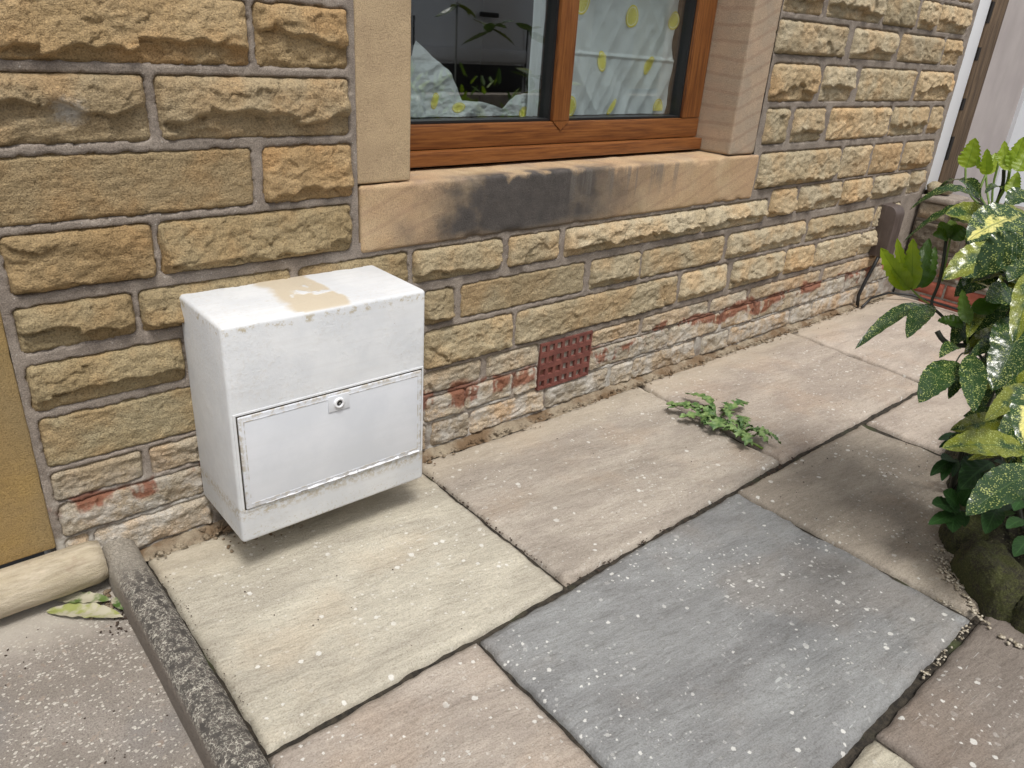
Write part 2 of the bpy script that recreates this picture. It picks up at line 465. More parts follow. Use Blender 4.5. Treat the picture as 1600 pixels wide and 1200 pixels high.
# weathered white paint
m = Mat("flaking_white_paint"); p = m.pos()
n1 = m.noise(9, 5, p, .65); n2 = m.noise(120, 5, p, .7); n3 = m.noise(520, 2, p)
xyz = m.sep(m.objc())
c = m.mix(m.step(n1, .35, .65), (.655, .675, .70), (.735, .75, .765))
br = m.noise(70, 3, m.map(p, (.06, 1, 1)), .6)
c = m.mix(m.math('MULTIPLY', m.step(br, .45, .65), .25), c, (.62, .62, .62))
topm = m.step(xyz[2], .449, .453)
# bare beige patch where the paint has peeled off the lid
px = m.math('ADD', xyz[0], m.math('MULTIPLY', m.math('SUBTRACT', m.noise(14, 4, p), .5), .06))
bx = m.math('MULTIPLY', m.step(px, -.075, -.055), m.step(px, .052, .040))
skew = m.math('MULTIPLY', m.step(m.noise(13, 4, m.map(p, loc=(3, 1, 0)), .55), .34, .40), bx)
flk = m.math('MULTIPLY', m.step(m.noise(20, 6, m.map(p, loc=(2.3, 4, 1)), .7), .64, .72), m.math('MULTIPLY', topm, m.step(xyz[0], .10, .0)))
peel = m.math('MULTIPLY', m.math('MAXIMUM', m.math('MULTIPLY', skew, topm), flk), .85)
c = m.mix(peel, c, m.mix(n2, (.52, .43, .30), (.62, .53, .38)))
crk = m.step(m.vor(58, m.map(p, (1, 1, 1.0)), 'DISTANCE_TO_EDGE'), .035, .01)
zone = m.math('MAXIMUM', m.step(m.noise(6.5, 4, m.map(p, loc=(9, 9, 2)), .6), .50, .64), m.math('MULTIPLY', m.step(m.math('ADD', xyz[0], m.math('MULTIPLY', n1, .2)), .06, -.06), m.step(xyz[2], .24, .34)))
flake = m.math('MULTIPLY', m.step(n2, .53, .60), zone)
c = m.mix(m.math('MULTIPLY', flake, .20), c, (.55, .51, .44))
# grime round the door, along the bottom edge and on the arrises
gr = m.step(m.noise(150, 4, p, .75), .55, .66)
bot = m.math('MULTIPLY', gr, m.step(xyz[2], .05, .0))
arr = m.math('MULTIPLY', m.step(m.noise(60, 5, p, .7), .50, .62), m.step(m.math('ABSOLUTE', m.math('SUBTRACT', xyz[2], .440)), .010, .003))
band = m.math('MULTIPLY', m.step(m.math('ABSOLUTE', m.math('SUBTRACT', xyz[2], .066)), .022, .004), m.math('MULTIPLY', m.step(n2, .42, .62), .9))
c = m.mix(m.math('MULTIPLY', m.math('MAXIMUM', m.math('MAXIMUM', bot, band), arr), .75), c, (.42, .35, .22))
c = m.mix(m.math('MULTIPLY', m.step(m.vor(38, p), .035, .02), .7), c, (.25, .20, .14))
h = m.math('ADD', m.math('MULTIPLY', n2, m.math('ADD', .25, zone)), m.math('MULTIPLY', m.math('SUBTRACT', 1.0, peel), 1.2))
m.bsdf(c, .55, m.bump(h, .6, .0016), Specular_IOR_Level=.4)
PAINT = m.m
m = Mat("bluish_white_door_paint"); p = m.pos()
n1 = m.noise(8, 5, p, .6); n2 = m.noise(130, 5, p, .7); xyz = m.sep(m.objc())
c = m.mix(m.step(n1, .35, .65), (.64, .665, .71), (.71, .73, .77))
c = m.mix(m.math('MULTIPLY', m.step(m.noise(80, 3, m.map(p, (.05, 1, 1))), .45, .65), .25), c, (.64, .66, .69))
e = m.math('MAXIMUM', m.step(m.math('ABSOLUTE', xyz[0]), .190, .1995), m.step(m.math('ABSOLUTE', m.math('SUBTRACT', xyz[2], .099)), .088, .098))
c = m.mix(m.math('MULTIPLY', m.math('MULTIPLY', e, m.step(m.noise(60, 5, p, .7), .44, .60)), .75), c, (.40, .34, .24))
m.bsdf(c, .5, m.bump(m.math('ADD', n1, m.math('MULTIPLY', n2, .2)), .4, .0015))
DOORP = m.m

m = Mat("golden_oak_foil"); p = m.objc()
g = m.noise(14, 5, m.map(m.pos(), (1, 1, 1)), .6)
gx = m.noise(110, 5, m.map(m.pos(), (.07, 1, 1.8)), .7, .4)
gz = m.noise(110, 5, m.map(m.pos(), (1.8, 1, .07)), .7, .4)
nn = m.n("ObjectInfo").outputs["Color"]; vert = m.sep(nn)[0]
gg = m.math('ADD', m.math('MULTIPLY', gx, m.math('SUBTRACT', 1.0, vert)), m.math('MULTIPLY', gz, vert))
c = m.ramp(gg, [(.30, (.085, .028, .010)), (.47, (.185, .066, .018)), (.60, (.25, .097, .027)), (.8, (.32, .135, .042))])
m.bsdf(c, .38, m.bump(gg, .15, .0008), Specular_IOR_Level=.5)
OAK = m.m
GASKET = plain("black_gasket", (.012, .012, .013), .45)
GREY_SPACER = plain("grey_spacer_bar", (.10, .11, .12), .5)

m = Mat("window_glass")
fc = m.n("LayerWeight", {"Blend": .5}).outputs["Facing"]
fr = m.math('ADD', .15, m.math('MULTIPLY', m.math('POWER', fc, 4.0), .85), clamp=True)
tr = m.n("BsdfTransparent", {"Color": (.94, .965, .965)}).outputs[0]
gl = m.n("BsdfGlossy", {"Roughness": .0, "Color": (.95, .97, .97)}).outputs[0]
mx = m.n("MixShader", {0: fr, 1: tr, 2: gl})
m.t.links.new(mx.outputs[0], m.out.inputs[0])
GLASS = m.m

m = Mat("thin_white_plastic_sheet")
n1 = m.noise(5, 4)
c = m.mix(n1, (.76, .84, .86), (.86, .91, .92))
b = m.n("BsdfPrincipled", {"Base Color": c, "Roughness": .38})
t2 = m.n("BsdfTranslucent", {"Color": (.6, .68, .68)}).outputs[0]
mx = m.n("MixShader", {0: .25, 1: b.outputs[0], 2: t2})
m.t.links.new(mx.outputs[0], m.out.inputs[0])
SHEET = m.m
m = Mat("lemon_slice_print")
uv = m.n("TexCoord").outputs["UV"]; s_ = m.sep(uv)
ux = m.math('SUBTRACT', s_[0], .5); uy = m.math('SUBTRACT', s_[1], .5)
rr = m.math('MULTIPLY', m.math('SQRT', m.math('ADD', m.math('POWER', ux, 2.0), m.math('POWER', uy, 2.0))), 2.0)
an = m.math('ARCTAN2', uy, ux)
seg = m.math('ABSOLUTE', m.math('SINE', m.math('MULTIPLY', an, 5.0)))
rim = m.step(rr, .80, .84)
segm = m.math('MULTIPLY', m.step(seg, .25, .05), m.step(rr, .80, .70))
c = m.mix(segm, (.72, .66, .10), (.84, .82, .50))
c = m.mix(m.math('MULTIPLY', m.step(rr, .74, .77), m.step(rr, .86, .83)), c, (.86, .88, .66))
c = m.mix(m.step(rr, .84, .88), c, (.78, .66, .02))
m.bsdf(c, .4)
LEMON = m.m

m = Mat("terracotta")
n1 = m.noise(40, 4); n2 = m.noise(400, 3)
c = m.mix(m.step(n1, .35, .65), (.125, .038, .030), (.185, .060, .045))
c = m.mix(m.math('MULTIPLY', m.step(n2, .5, .7), .4), c, (.25, .10, .08))
m.bsdf(c, .8, m.bump(m.math('ADD', n1, n2), .5, .0015))
TERRA = m.m
HOLE = plain("dark_cavity", (.012, .009, .008), .95)

m = Mat("red_brick"); p = m.shift()
n1 = m.noise(30, 5, p); n2 = m.noise(350, 3, p)
c = m.mix(m.step(n1, .35, .65), (.30, .085, .055), (.40, .125, .08))
c = m.mix(m.math('MULTIPLY', m.step(n2, .5, .7), .4), c, (.22, .07, .05))
m.bsdf(c, .85, m.bump(m.math('ADD', n1, n2), .6, .002))
BRICK = m.m

m = Mat("brown_plastic_cover")
n1 = m.noise(12, 4); n2 = m.noise(90, 3, m.map(m.pos(), (1, 1, .1)))
c = m.mix(m.step(n1, .35, .65), (.080, .060, .053), (.108, .083, .073))
c = m.mix(m.math('MULTIPLY', m.step(n2, .5, .7), .4), c, (.17, .14, .125))
m.bsdf(c, .55)
COVER = m.m
BLACK = plain("black_rubber", (.012, .012, .012), .5)
m = Mat("white_upvc"); c = m.mix(m.noise(8, 3), (.76, .77, .80), (.82, .83, .85)); m.bsdf(c, .4)
UPVC = m.m
m = Mat("weathered_timber")
g = m.noise(50, 5, m.map(m.pos(), (1.6, 1, .1)), .65, .8)
c = m.ramp(g, [(.28, (.045, .028, .018)), (.5, (.13, .085, .05)), (.68, (.22, .15, .09))])
m.bsdf(c, .85, m.bump(g, .7, .004))
TIMBER = m.m
m = Mat("pale_render")
n1 = m.noise(4, 4); n2 = m.noise(200, 3); n3 = m.noise(14, 4, m.map(m.pos(), (1, 1, .25)))
c = m.mix(m.step(n1, .3, .7), (.43, .38, .37), (.50, .45, .43))
c = m.mix(m.math('MULTIPLY', m.step(n3, .45, .7), .35), c, (.38, .34, .32))
m.bsdf(c, .85, m.bump(m.math('ADD', n2, m.math('MULTIPLY', n3, .5)), .4, .002))
RENDER = m.m

def leaf_mat():
    m = Mat("spotted_laurel_leaf")
    info = m.sep(m.objcol())      # r yellow splash, g young shoot, b brightness
    uv = m.n("TexCoord").outputs["UV"]; s_ = m.sep(uv)
    p = m.shift()
    across = m.math('ABSOLUTE', m.math('SUBTRACT', s_[1], .5))
    wob = m.noise(90, 3, p)
    dark = m.mix(m.noise(20, 3, p), (.013, .038, .012), (.036, .078, .018))
    young = m.mix(m.noise(25, 3, p), (.16, .27, .018), (.36, .43, .035))
    young = m.mix(m.step(info[2], .75, .5), young, m.mix(1.0, young, (.45, .75, .9), 'MULTIPLY'))
    olive = m.mix(m.noise(45, 4, p), (.085, .115, .012), (.25, .26, .03))
    kindy = m.math('GREATER_THAN', info[0], .35)
    c = m.mix(m.math('MULTIPLY', m.math('MULTIPLY', kindy, m.step(m.math('ADD', m.noise(26, 4, p), m.math('MULTIPLY', across, .5)), .44, .62)), m.math('LESS_THAN', info[0], .7)), dark, olive)
    blotch = m.math('SUBTRACT', m.math('ADD', m.noise(30, 5, p, .65), .16), m.math('MULTIPLY', across, .75))
    blotch = m.math('MULTIPLY', m.step(blotch, .52, .60), m.math('GREATER_THAN', info[0], .7))
    c = m.mix(blotch, c, m.mix(m.noise(90, 3, p), (.55, .52, .08), (.80, .74, .34)))
    sp1 = m.step(m.math('ADD', m.vor(330, p), m.math('MULTIPLY', m.noise(70, 3, p), .9)), .80, .62)
    sp2 = m.step(m.math('ADD', m.vor(150, p), m.math('MULTIPLY', m.noise(35, 3, p), .9)), .62, .52)
    spk = m.math('MAXIMUM', sp1, sp2)
    c = m.mix(m.math('MULTIPLY', spk, .9), c, m.mix(m.noise(80, 2, p), (.24, .31, .05), (.56, .58, .24)))
    c = m.mix(info[1], c, young)
    vein = m.n("TexWave", {"Vector": m.n("CombineXYZ", {"X": m.math('SUBTRACT', s_[0], m.math('MULTIPLY', across, .55)), "Y": 0.0, "Z": 0.0}).outputs[0], "Scale": 3.6, "Distortion": .0}, bands_direction='X').outputs["Fac"]
    vm = m.step(vein, .90, .99)
    mid = m.step(across, .030, .012)
    vv = m.math('MAXIMUM', mid, m.math('MULTIPLY', vm, .45))
    c = m.mix(m.math('MULTIPLY', vv, .6), c, m.mix(info[1], (.07, .12, .035), (.13, .21, .02)))
    c = m.mix(1.0, c, m.n("CombineColor", {0: info[2], 1: info[2], 2: info[2]}).outputs[0], 'MULTIPLY')
    h = m.math('SUBTRACT', m.math('MULTIPLY', m.noise(110, 3, p), .9), m.math('MULTIPLY', vv, .8))
    b = m.n("BsdfPrincipled", {"Base Color": c, "Roughness": m.math('ADD', .20, m.math('MULTIPLY', info[1], .15)), "Specular IOR Level": .5, "Normal": m.bump(h, .45, .0022)})
    t2 = m.n("BsdfTranslucent", {"Color": m.mix(1.0, c, (1.3, 1.5, .6), 'MULTIPLY')}).outputs[0]
    mx = m.n("MixShader", {0: m.math('ADD', .16, m.math('MULTIPLY', info[1], .25)), 1: b.outputs[0], 2: t2})
    m.t.links.new(mx.outputs[0], m.out.inputs[0])
    return m.m
LEAF = leaf_mat()
m = Mat("small_green_leaf"); p = m.shift()
c = m.mix(m.noise(40, 3, p), (.010, .040, .010), (.034, .095, .020)); c = m.mix(1.0, c, m.objcol(), 'MULTIPLY')
s_ = m.sep(m.n("TexCoord").outputs["UV"]); ac_ = m.math('ABSOLUTE', m.math('SUBTRACT', s_[1], .5))
wv_ = m.n("TexWave", {"Vector": m.n("CombineXYZ", {"X": m.math('SUBTRACT', s_[0], m.math('MULTIPLY', ac_, .6))}).outputs[0], "Scale": 2.6}, bands_direction='X').outputs["Fac"]
vv_ = m.math('MAXIMUM', m.step(ac_, .05, .02), m.math('MULTIPLY', m.step(wv_, .85, .98), .6))
c = m.mix(m.math('MULTIPLY', vv_, .5), c, (.07, .16, .05))
b = m.n("BsdfPrincipled", {"Base Color": c, "Roughness": .5, "Normal": m.bump(m.noise(160, 3, p), .3, .001)})
t2 = m.n("BsdfTranslucent", {"Color": m.mix(1.0, c, (1.3, 1.6, .7), 'MULTIPLY')}).outputs[0]
mx = m.n("MixShader", {0: .2, 1: b.outputs[0], 2: t2}); m.t.links.new(mx.outputs[0], m.out.inputs[0])
GREEN = m.m
m = Mat("weed_leaf"); p = m.pos()
c = m.mix(m.step(m.noise(45, 4, p), .35, .65), (.050, .115, .028), (.20, .29, .10)); 
mxs = m.n("BsdfPrincipled", {"Base Color": c, "Roughness": .55}); m.t.links.new(mxs.outputs[0], m.out.inputs[0])
WEED = m.m
STEM_G = plain("green_stem", (.14, .22, .035), .5)
STEM_D = plain("dark_stem", (.018, .022, .012), .6)
m = Mat("mossy_rock")
n1 = m.noise(18, 5, rough=.7); n2 = m.noise(240, 4, rough=.7)
c = m.mix(m.step(n1, .38, .60), (.034, .029, .020), (.050, .056, .014))
c = m.mix(m.math('MULTIPLY', m.step(n2, .45, .65), .7), c, (.11, .115, .038))
m.bsdf(c, .95, m.bump(m.math('ADD', n1, n2), 1.0, .006))
MOSS = m.m
m = Mat("garden_soil")
n1 = m.noise(70, 5, rough=.7); n2 = m.noise(260, 4, rough=.7)
c = m.mix(m.step(n1, .40, .62), (.022, .018, .012), (.075, .075, .035))
c = m.mix(m.math('MULTIPLY', m.step(m.vor(110), .25, .12), .6), c, (.26, .23, .15))
m.bsdf(c, .95, m.bump(m.math('ADD', n1, n2), 1.0, .008))
SOIL = m.m
m = Mat("pebble"); c = m.mix(m.step(m.noise(150, 3), .35, .65), (.24, .20, .14), (.52, .47, .38)); m.bsdf(c, .75)
PEB = m.m
m = Mat("dry_leaf"); c0 = m.objcol()
c = m.mix(m.step(m.noise(30, 4), .42, .58), c0, (.42, .39, .29)); m.bsdf(c, .7, m.bump(m.noise(120, 3), .4, .001))
DRY = m.m
DEBRIS = plain("dark_debris", (.05, .032, .022), .9)
STEEL = plain("brushed_steel", (.45, .45, .44), .35, Metallic=1.0)
LOCKD = plain("dark_lock_core", (.03, .03, .03), .5)
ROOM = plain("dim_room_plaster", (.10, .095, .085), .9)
ASPH = plain("asphalt", (.05, .05, .05), .9)

# ------------------------------------------------------------ ground
def sheet(name, x0, x1, y0, y1, z, mt, kind="structure", nx=1, ny=1, amp=0.0):
    xs = np.linspace(x0, x1, nx + 1); ys = np.linspace(y0, y1, ny + 1)
    X, Y = np.meshgrid(xs, ys, indexing='ij')
    Z = z + amp * fbm(X * 9, Y * 9, 4, 5)
    V = np.stack([X.ravel(), Y.ravel(), np.broadcast_to(Z, X.shape).ravel()], 1)
    o = place(name, mesh(name, V, grid_faces(nx + 1, ny + 1)), mt)
    return tag(o, kind=kind)

g = sheet("ground", -60, 60, -60, 40, -.16, ASPH)
tag(g, "dark asphalt ground running under the yard and street", "ground")
g = sheet("concrete_path", -2.2, .232, -2.7, .05, -.022, AGG, nx=200, ny=200, amp=.0012)
tag(g, "weathered exposed-aggregate concrete path left of the rounded kerb", "path")

patio = empty("patio", (0, -.6, 0), "riven sandstone paving with dark open joints in front of the stone wall", "paving", kind="structure")
jx = sheet("joint_soil", .262, 3.9, -2.62, .02, -.016, DIRT, kind=None, nx=200, ny=120, amp=.004)
jx.parent = patio; jx.location = -off(patio); jx["kind"] = "stuff"

def slab(corners, col, seed, terr=1.0):
    (ax, ay), (bx, by), (cx, cy), (dx, dy) = corners      # near-left, near-right, far-right, far-left
    nu = max(30, int(math.dist(corners[0], corners[1]) / .009)); nv = max(24, int(math.dist(corners[0], corners[3]) / .009))
    u = np.linspace(0, 1, nu)[:, None]; v = np.linspace(0, 1, nv)[None, :]
    X = (ax * (1 - u) + bx * u) * (1 - v) + (dx * (1 - u) + cx * u) * v
    Y = (ay * (1 - u) + by * u) * (1 - v) + (dy * (1 - u) + cy * u) * v
    du = np.minimum(u, 1 - u) * math.dist(corners[0], corners[1]) + 0 * v
    dv = np.minimum(v, 1 - v) * math.dist(corners[0], corners[3]) + 0 * u
    e = np.minimum(du, dv)
    # irregular hand-cut edge
    wx = fbm(Y * 22, Y * 0 + seed, 4, seed) * .0045 * smooth(.05, 0, du)
    wy = fbm(X * 22, X * 0 + seed, 4, seed + 5) * .0045 * smooth(.05, 0, dv)
    X = X + wx; Y = Y + wy
    # riven terraces
    w = fbm(X * 2.6 + Y * .4, Y * 7.5 + X * .5, 5, seed)
    t = w * 5
    st = (np.floor(t) + smooth(.86, 1.0, t - np.floor(t))) / 5
    Z = .0065 * terr * st + .0008 * fbm(X * 30, Y * 30, 3, seed + 2)
    Z = Z - .0075 * (1 - smooth(0, .011 + .006 * (perlin(X * 14, Y * 14, seed) + .5), e))
    top = np.stack([X.ravel(), Y.ravel(), Z.ravel()], 1)
    f = grid_faces(nu, nv)
    idx = np.arange(nu * nv).reshape(nu, nv)
    ring = np.concatenate([idx[:, 0], idx[-1, 1:], idx[-2::-1, -1], idx[0, -2:0:-1]])
    low = top[ring].copy(); low[:, 2] = -.035
    k = len(top); L = len(ring)
    side = [(ring[i], k + i, k + (i + 1) % L, ring[(i + 1) % L]) for i in range(L)]
    cxy = Vector((X.mean(), Y.mean(), 0))
    V = np.concatenate([top, low]) - np.array([cxy.x, cxy.y, 0])
    o = place("paving_slab", mesh("paving_slab", V, list(map(tuple, f)) + side), SLAB, patio, cxy)
    o.color = (*col, 1)
    return o

CRM, PNK, GRY, BRN = (.475, .445, .375), (.425, .372, .325), (.255, .262, .268), (.37, .31, .25)
SL = [
 ([(.291, -.603), (.936, -.600), (.944, -.030), (.292, -.030)], CRM),
 ([(.948, -.598), (1.793, -.586), (1.836, -.030), (.957, -.030)], (.40, .358, .312)),
 ([(1.805, -.588), (2.730, -.594), (2.770, -.020), (1.850, -.028)], PNK),
 ([(2.750, -.594), (3.74, -.600), (3.74, -.016), (2.790, -.020)], (.47, .41, .36)),
 ([(.240, -1.172), (.679, -1.172), (.690, -.620), (.286, -.618)], (.40, .352, .308)),
 ([(.690, -1.172), (1.552, -1.176), (1.551, -.608), (.702, -.618)], GRY),
 ([(1.566, -1.178), (2.226, -1.180), (2.224, -.610), (1.562, -.606)], (.355, .315, .265)),
 ([(2.258, -1.180), (3.05, -1.180), (3.05, -.612), (2.255, -.612)], (.46, .40, .35)),
 ([(3.062, -1.180), (3.74, -1.180), (3.74, -.614), (3.062, -.610)], PNK),
 ([(.240, -1.78), (1.090, -1.78), (1.092, -1.192), (.240, -1.186)], (.47, .44, .36)),
 ([(1.104, -1.78), (1.96, -1.78), (1.96, -1.192), (1.106, -1.192)], (.235, .205, .182)),
 ([(1.975, -1.78), (2.85, -1.78), (2.85, -1.194), (1.975, -1.194)], PNK),
 ([(2.865, -1.78), (3.74, -1.78), (3.74, -1.194), (2.865, -1.194)], CRM),
 ([(.240, -2.6), (1.3, -2.6), (1.3, -1.794), (.240, -1.794)], PNK),
 ([(1.315, -2.6), (2.5, -2.6), (2.5, -1.794), (1.315, -1.794)], CRM),
 ([(2.515, -2.6), (3.74, -2.6), (3.74, -1.794), (2.515, -1.794)], BRN),
]
for i, (c4, col) in enumerate(SL):
    slab(c4, col, i * 3 + 1, 1.6 if i in (5, 1) else 1.0)

# sandy mortar haunch at the foot of the wall
xs = np.linspace(.285, 3.74, 700); vs = np.linspace(0, 1, 9)
X, Vv = np.meshgrid(xs, vs, indexing='ij')
front = -.036 - .014 * fbm(X * 4, X * 0, 4, 3) - .004 * fbm(X * 40, X * 0, 3, 6)
Yf = front * (1 - Vv) + .012 * Vv
Zf = -.006 + (.020 + .012 * fbm(X * 5, X * 0 + 2, 4, 9)) * Vv ** .7 + .0035 * fbm(X * 60, Vv * 3, 3, 2)
o = place("mortar_fillet", mesh("mortar_fillet", np.stack([X.ravel(), Yf.ravel(), Zf.ravel()], 1), grid_faces(700, 9)), SANDY, patio, (0, 0, 0))
o["kind"] = "stuff"

# ------------------------------------------------------------ the house wall
wall = empty("house_wall", (1.95, 0, 0), "coursed rock-faced sandstone house wall with grey mortar joints", "wall")

def stone_mesh(w, h, seed, amp, step, style):
    nu = max(10, int(w / step)); nv = max(8, int(h / step))
    U = np.linspace(0, w, nu)[:, None] + np.zeros((1, nv)); V = np.linspace(0, h, nv)[None, :] + np.zeros((nu, 1))
    s = seed * 1.37; rs = random.Random(seed * 7 + 1)
    du = np.minimum(U, w - U); dv = np.minimum(V, h - V)
    wob = .0034 * fbm(U * 30 + s, V * 30, 4, seed)
    e = np.minimum(du, dv) + wob
    cr = .012
    cc = cr - np.hypot(np.maximum(cr - du, 0), np.maximum(cr - dv, 0)); e = np.where((du < cr) & (dv < cr), cc + wob, e)
    t = V / h
    rise = smooth(.001, .0085, e)
    big = cells(U * 11 + s + perlin(U * 20, V * 20, seed) * .5, V * 17 + s + perlin(V * 20, U * 20, seed) * .5, seed)
    med = cells(U * 30 + s + perlin(U * 50, V * 50, seed + 1) * .5, V * 44 + s, seed + 3)
    sml = cells(U * 80 + s, V * 110 + s, seed + 5)
    rough = .22 * med + .09 * sml + .16 * fbm(U * 34 + s, V * 48, 4, seed)
    if style == 'flat':
        ht = amp * (.50 + .22 * fbm(U * 7 + s, V * 9, 4, seed) + rough * 1.1)
    elif style == 'rough':
        ht = amp * (.50 + .35 * fbm(U * 8 + s, V * 26, 5, seed) + .35 * big + rough * 1.5)
    elif style == 'face':
        tilt = rs.uniform(-.3, .5) * (t - .5) + rs.uniform(-.4, .4) * (U / w - .5)
        side = smooth(-.002, .020 + .016 * perlin(V * 26 + s, V * 0, seed), e)
        ht = amp * ((.74 - tilt + .42 * big + .10 * perlin(U * 6 + s, V * 9, seed)) * (.50 + .50 * side) + rough)
    else:
        tm = rs.uniform(.22, .55)
        t0 = tm + .22 * perlin(U * 6 + s, U * 0, seed) + .26 * np.abs(perlin(U * 15 + s, U * 0 + .5, seed + 2)) - .06
        t0 = t0 + .22 * perlin(np.floor(U * (6 + seed % 4) + s) * 3.3, U * 0 + .3, seed + 8)
        t0 = np.clip(t0, .10, .80)
        up = 1 - rs.uniform(.40, .75) * np.clip((t - t0) / (1 - t0), 0, 1) ** rs.uniform(.9, 1.4)
        wdt = .05 + .10 * np.abs(perlin(U * 9 + s, U * 0 + 4, seed + 5))
        dn = .30 + .70 * smooth(t0 - wdt, t0, t) - .16 * np.clip((t0 - t) / t0, 0, 1)
        prof = np.where(t > t0, up, dn)
        side = smooth(-.002, .018 + .018 * perlin(V * 26 + s, V * 0, seed), e)
        ht = amp * ((prof * (1 + .25 * perlin(U * 4 + s, U * 0 + 1.7, seed + 4)) + .18 * big) * (.55 + .45 * side) + rough)
    H = rise * np.maximum(ht + .004, .0015)
    X = U - w / 2; Z = V - h / 2 + .0016 * fbm(U * 30 + s, U * 0, 3, seed + 1) * smooth(h * .5, 0, dv)
    Y = .0045 - H
    return mesh("walling_stone", np.stack([X.ravel(), Y.ravel(), Z.ravel()], 1), grid_faces(nu, nv))

OUTLINES = []
TINT = {'A': (.43, .355, .20), 'B': (.43, .35, .20), 'C': (.42, .33, .175), 'D': (.395, .32, .17), 'E': (.385, .315, .165), 'F': (.37, .305, .16), 'G': (.35, .305, .175)}
def tint(k, x):
    r = random.random()
    warm = np.array(TINT.get(k, (.38, .31, .17)))
    pale = np.array((.53, .47, .31)); ash = np.array((.46, .43, .355))
    f = min(1, max(0, (x - .75) / .9))
    c = warm * (1 - f) + pale * f
    if k in ('H', 'H2'): c = .45 * c + .55 * ash
    if k == 'I': c = .3 * c + .7 * ash * .95
    if k == 'J': c = .12 * c + .88 * ash
    c = c * random.uniform(.92, 1.16)
    c = c * .86 + c.mean() * .14
    c = c * .86 + c.mean() * .06
    c = c * np.array((1.01, .955, .925))
    if r < .25: c = c * np.array((1.05, .97, .88))
    elif r < .42: c = c * np.array((.93, .92, .89))
    return tuple(float(q) for q in c)

def add_stone(k, x0, x1, z0, z1, seed, parent=wall, color=None, force=None):
    far = x0 > 1.9
    st = .0042 if far else .0030
    style = 'rock' if random.random() < .58 else 'face'
    if k in ('H', 'H2', 'I', 'J'): style = 'rough'
    if (k == 'C' and x1 < .7) or (k == 'G' and x1 < .6) or (k == 'F' and 1.0 < x0 < 1.4): style = 'flat'
    if force: style = force
    amp = {'rock': random.uniform(.018, .026), 'face': random.uniform(.013, .019), 'flat': .009, 'rough': .012}[style]
    if parent is wall: OUTLINES.append((x0 - .0015, x1 + .0015, z0 - .0015, z1 + .0015))
    me = stone_mesh(x1 - x0 + .007, z1 - z0 + .007, seed, amp, st, style)
    o = place("walling_stone", me, STONE, parent, ((x0 + x1) / 2, 0, (z0 + z1) / 2))
    o.color = (*(color or tint(k, (x0 + x1) / 2)), 1)
    return o

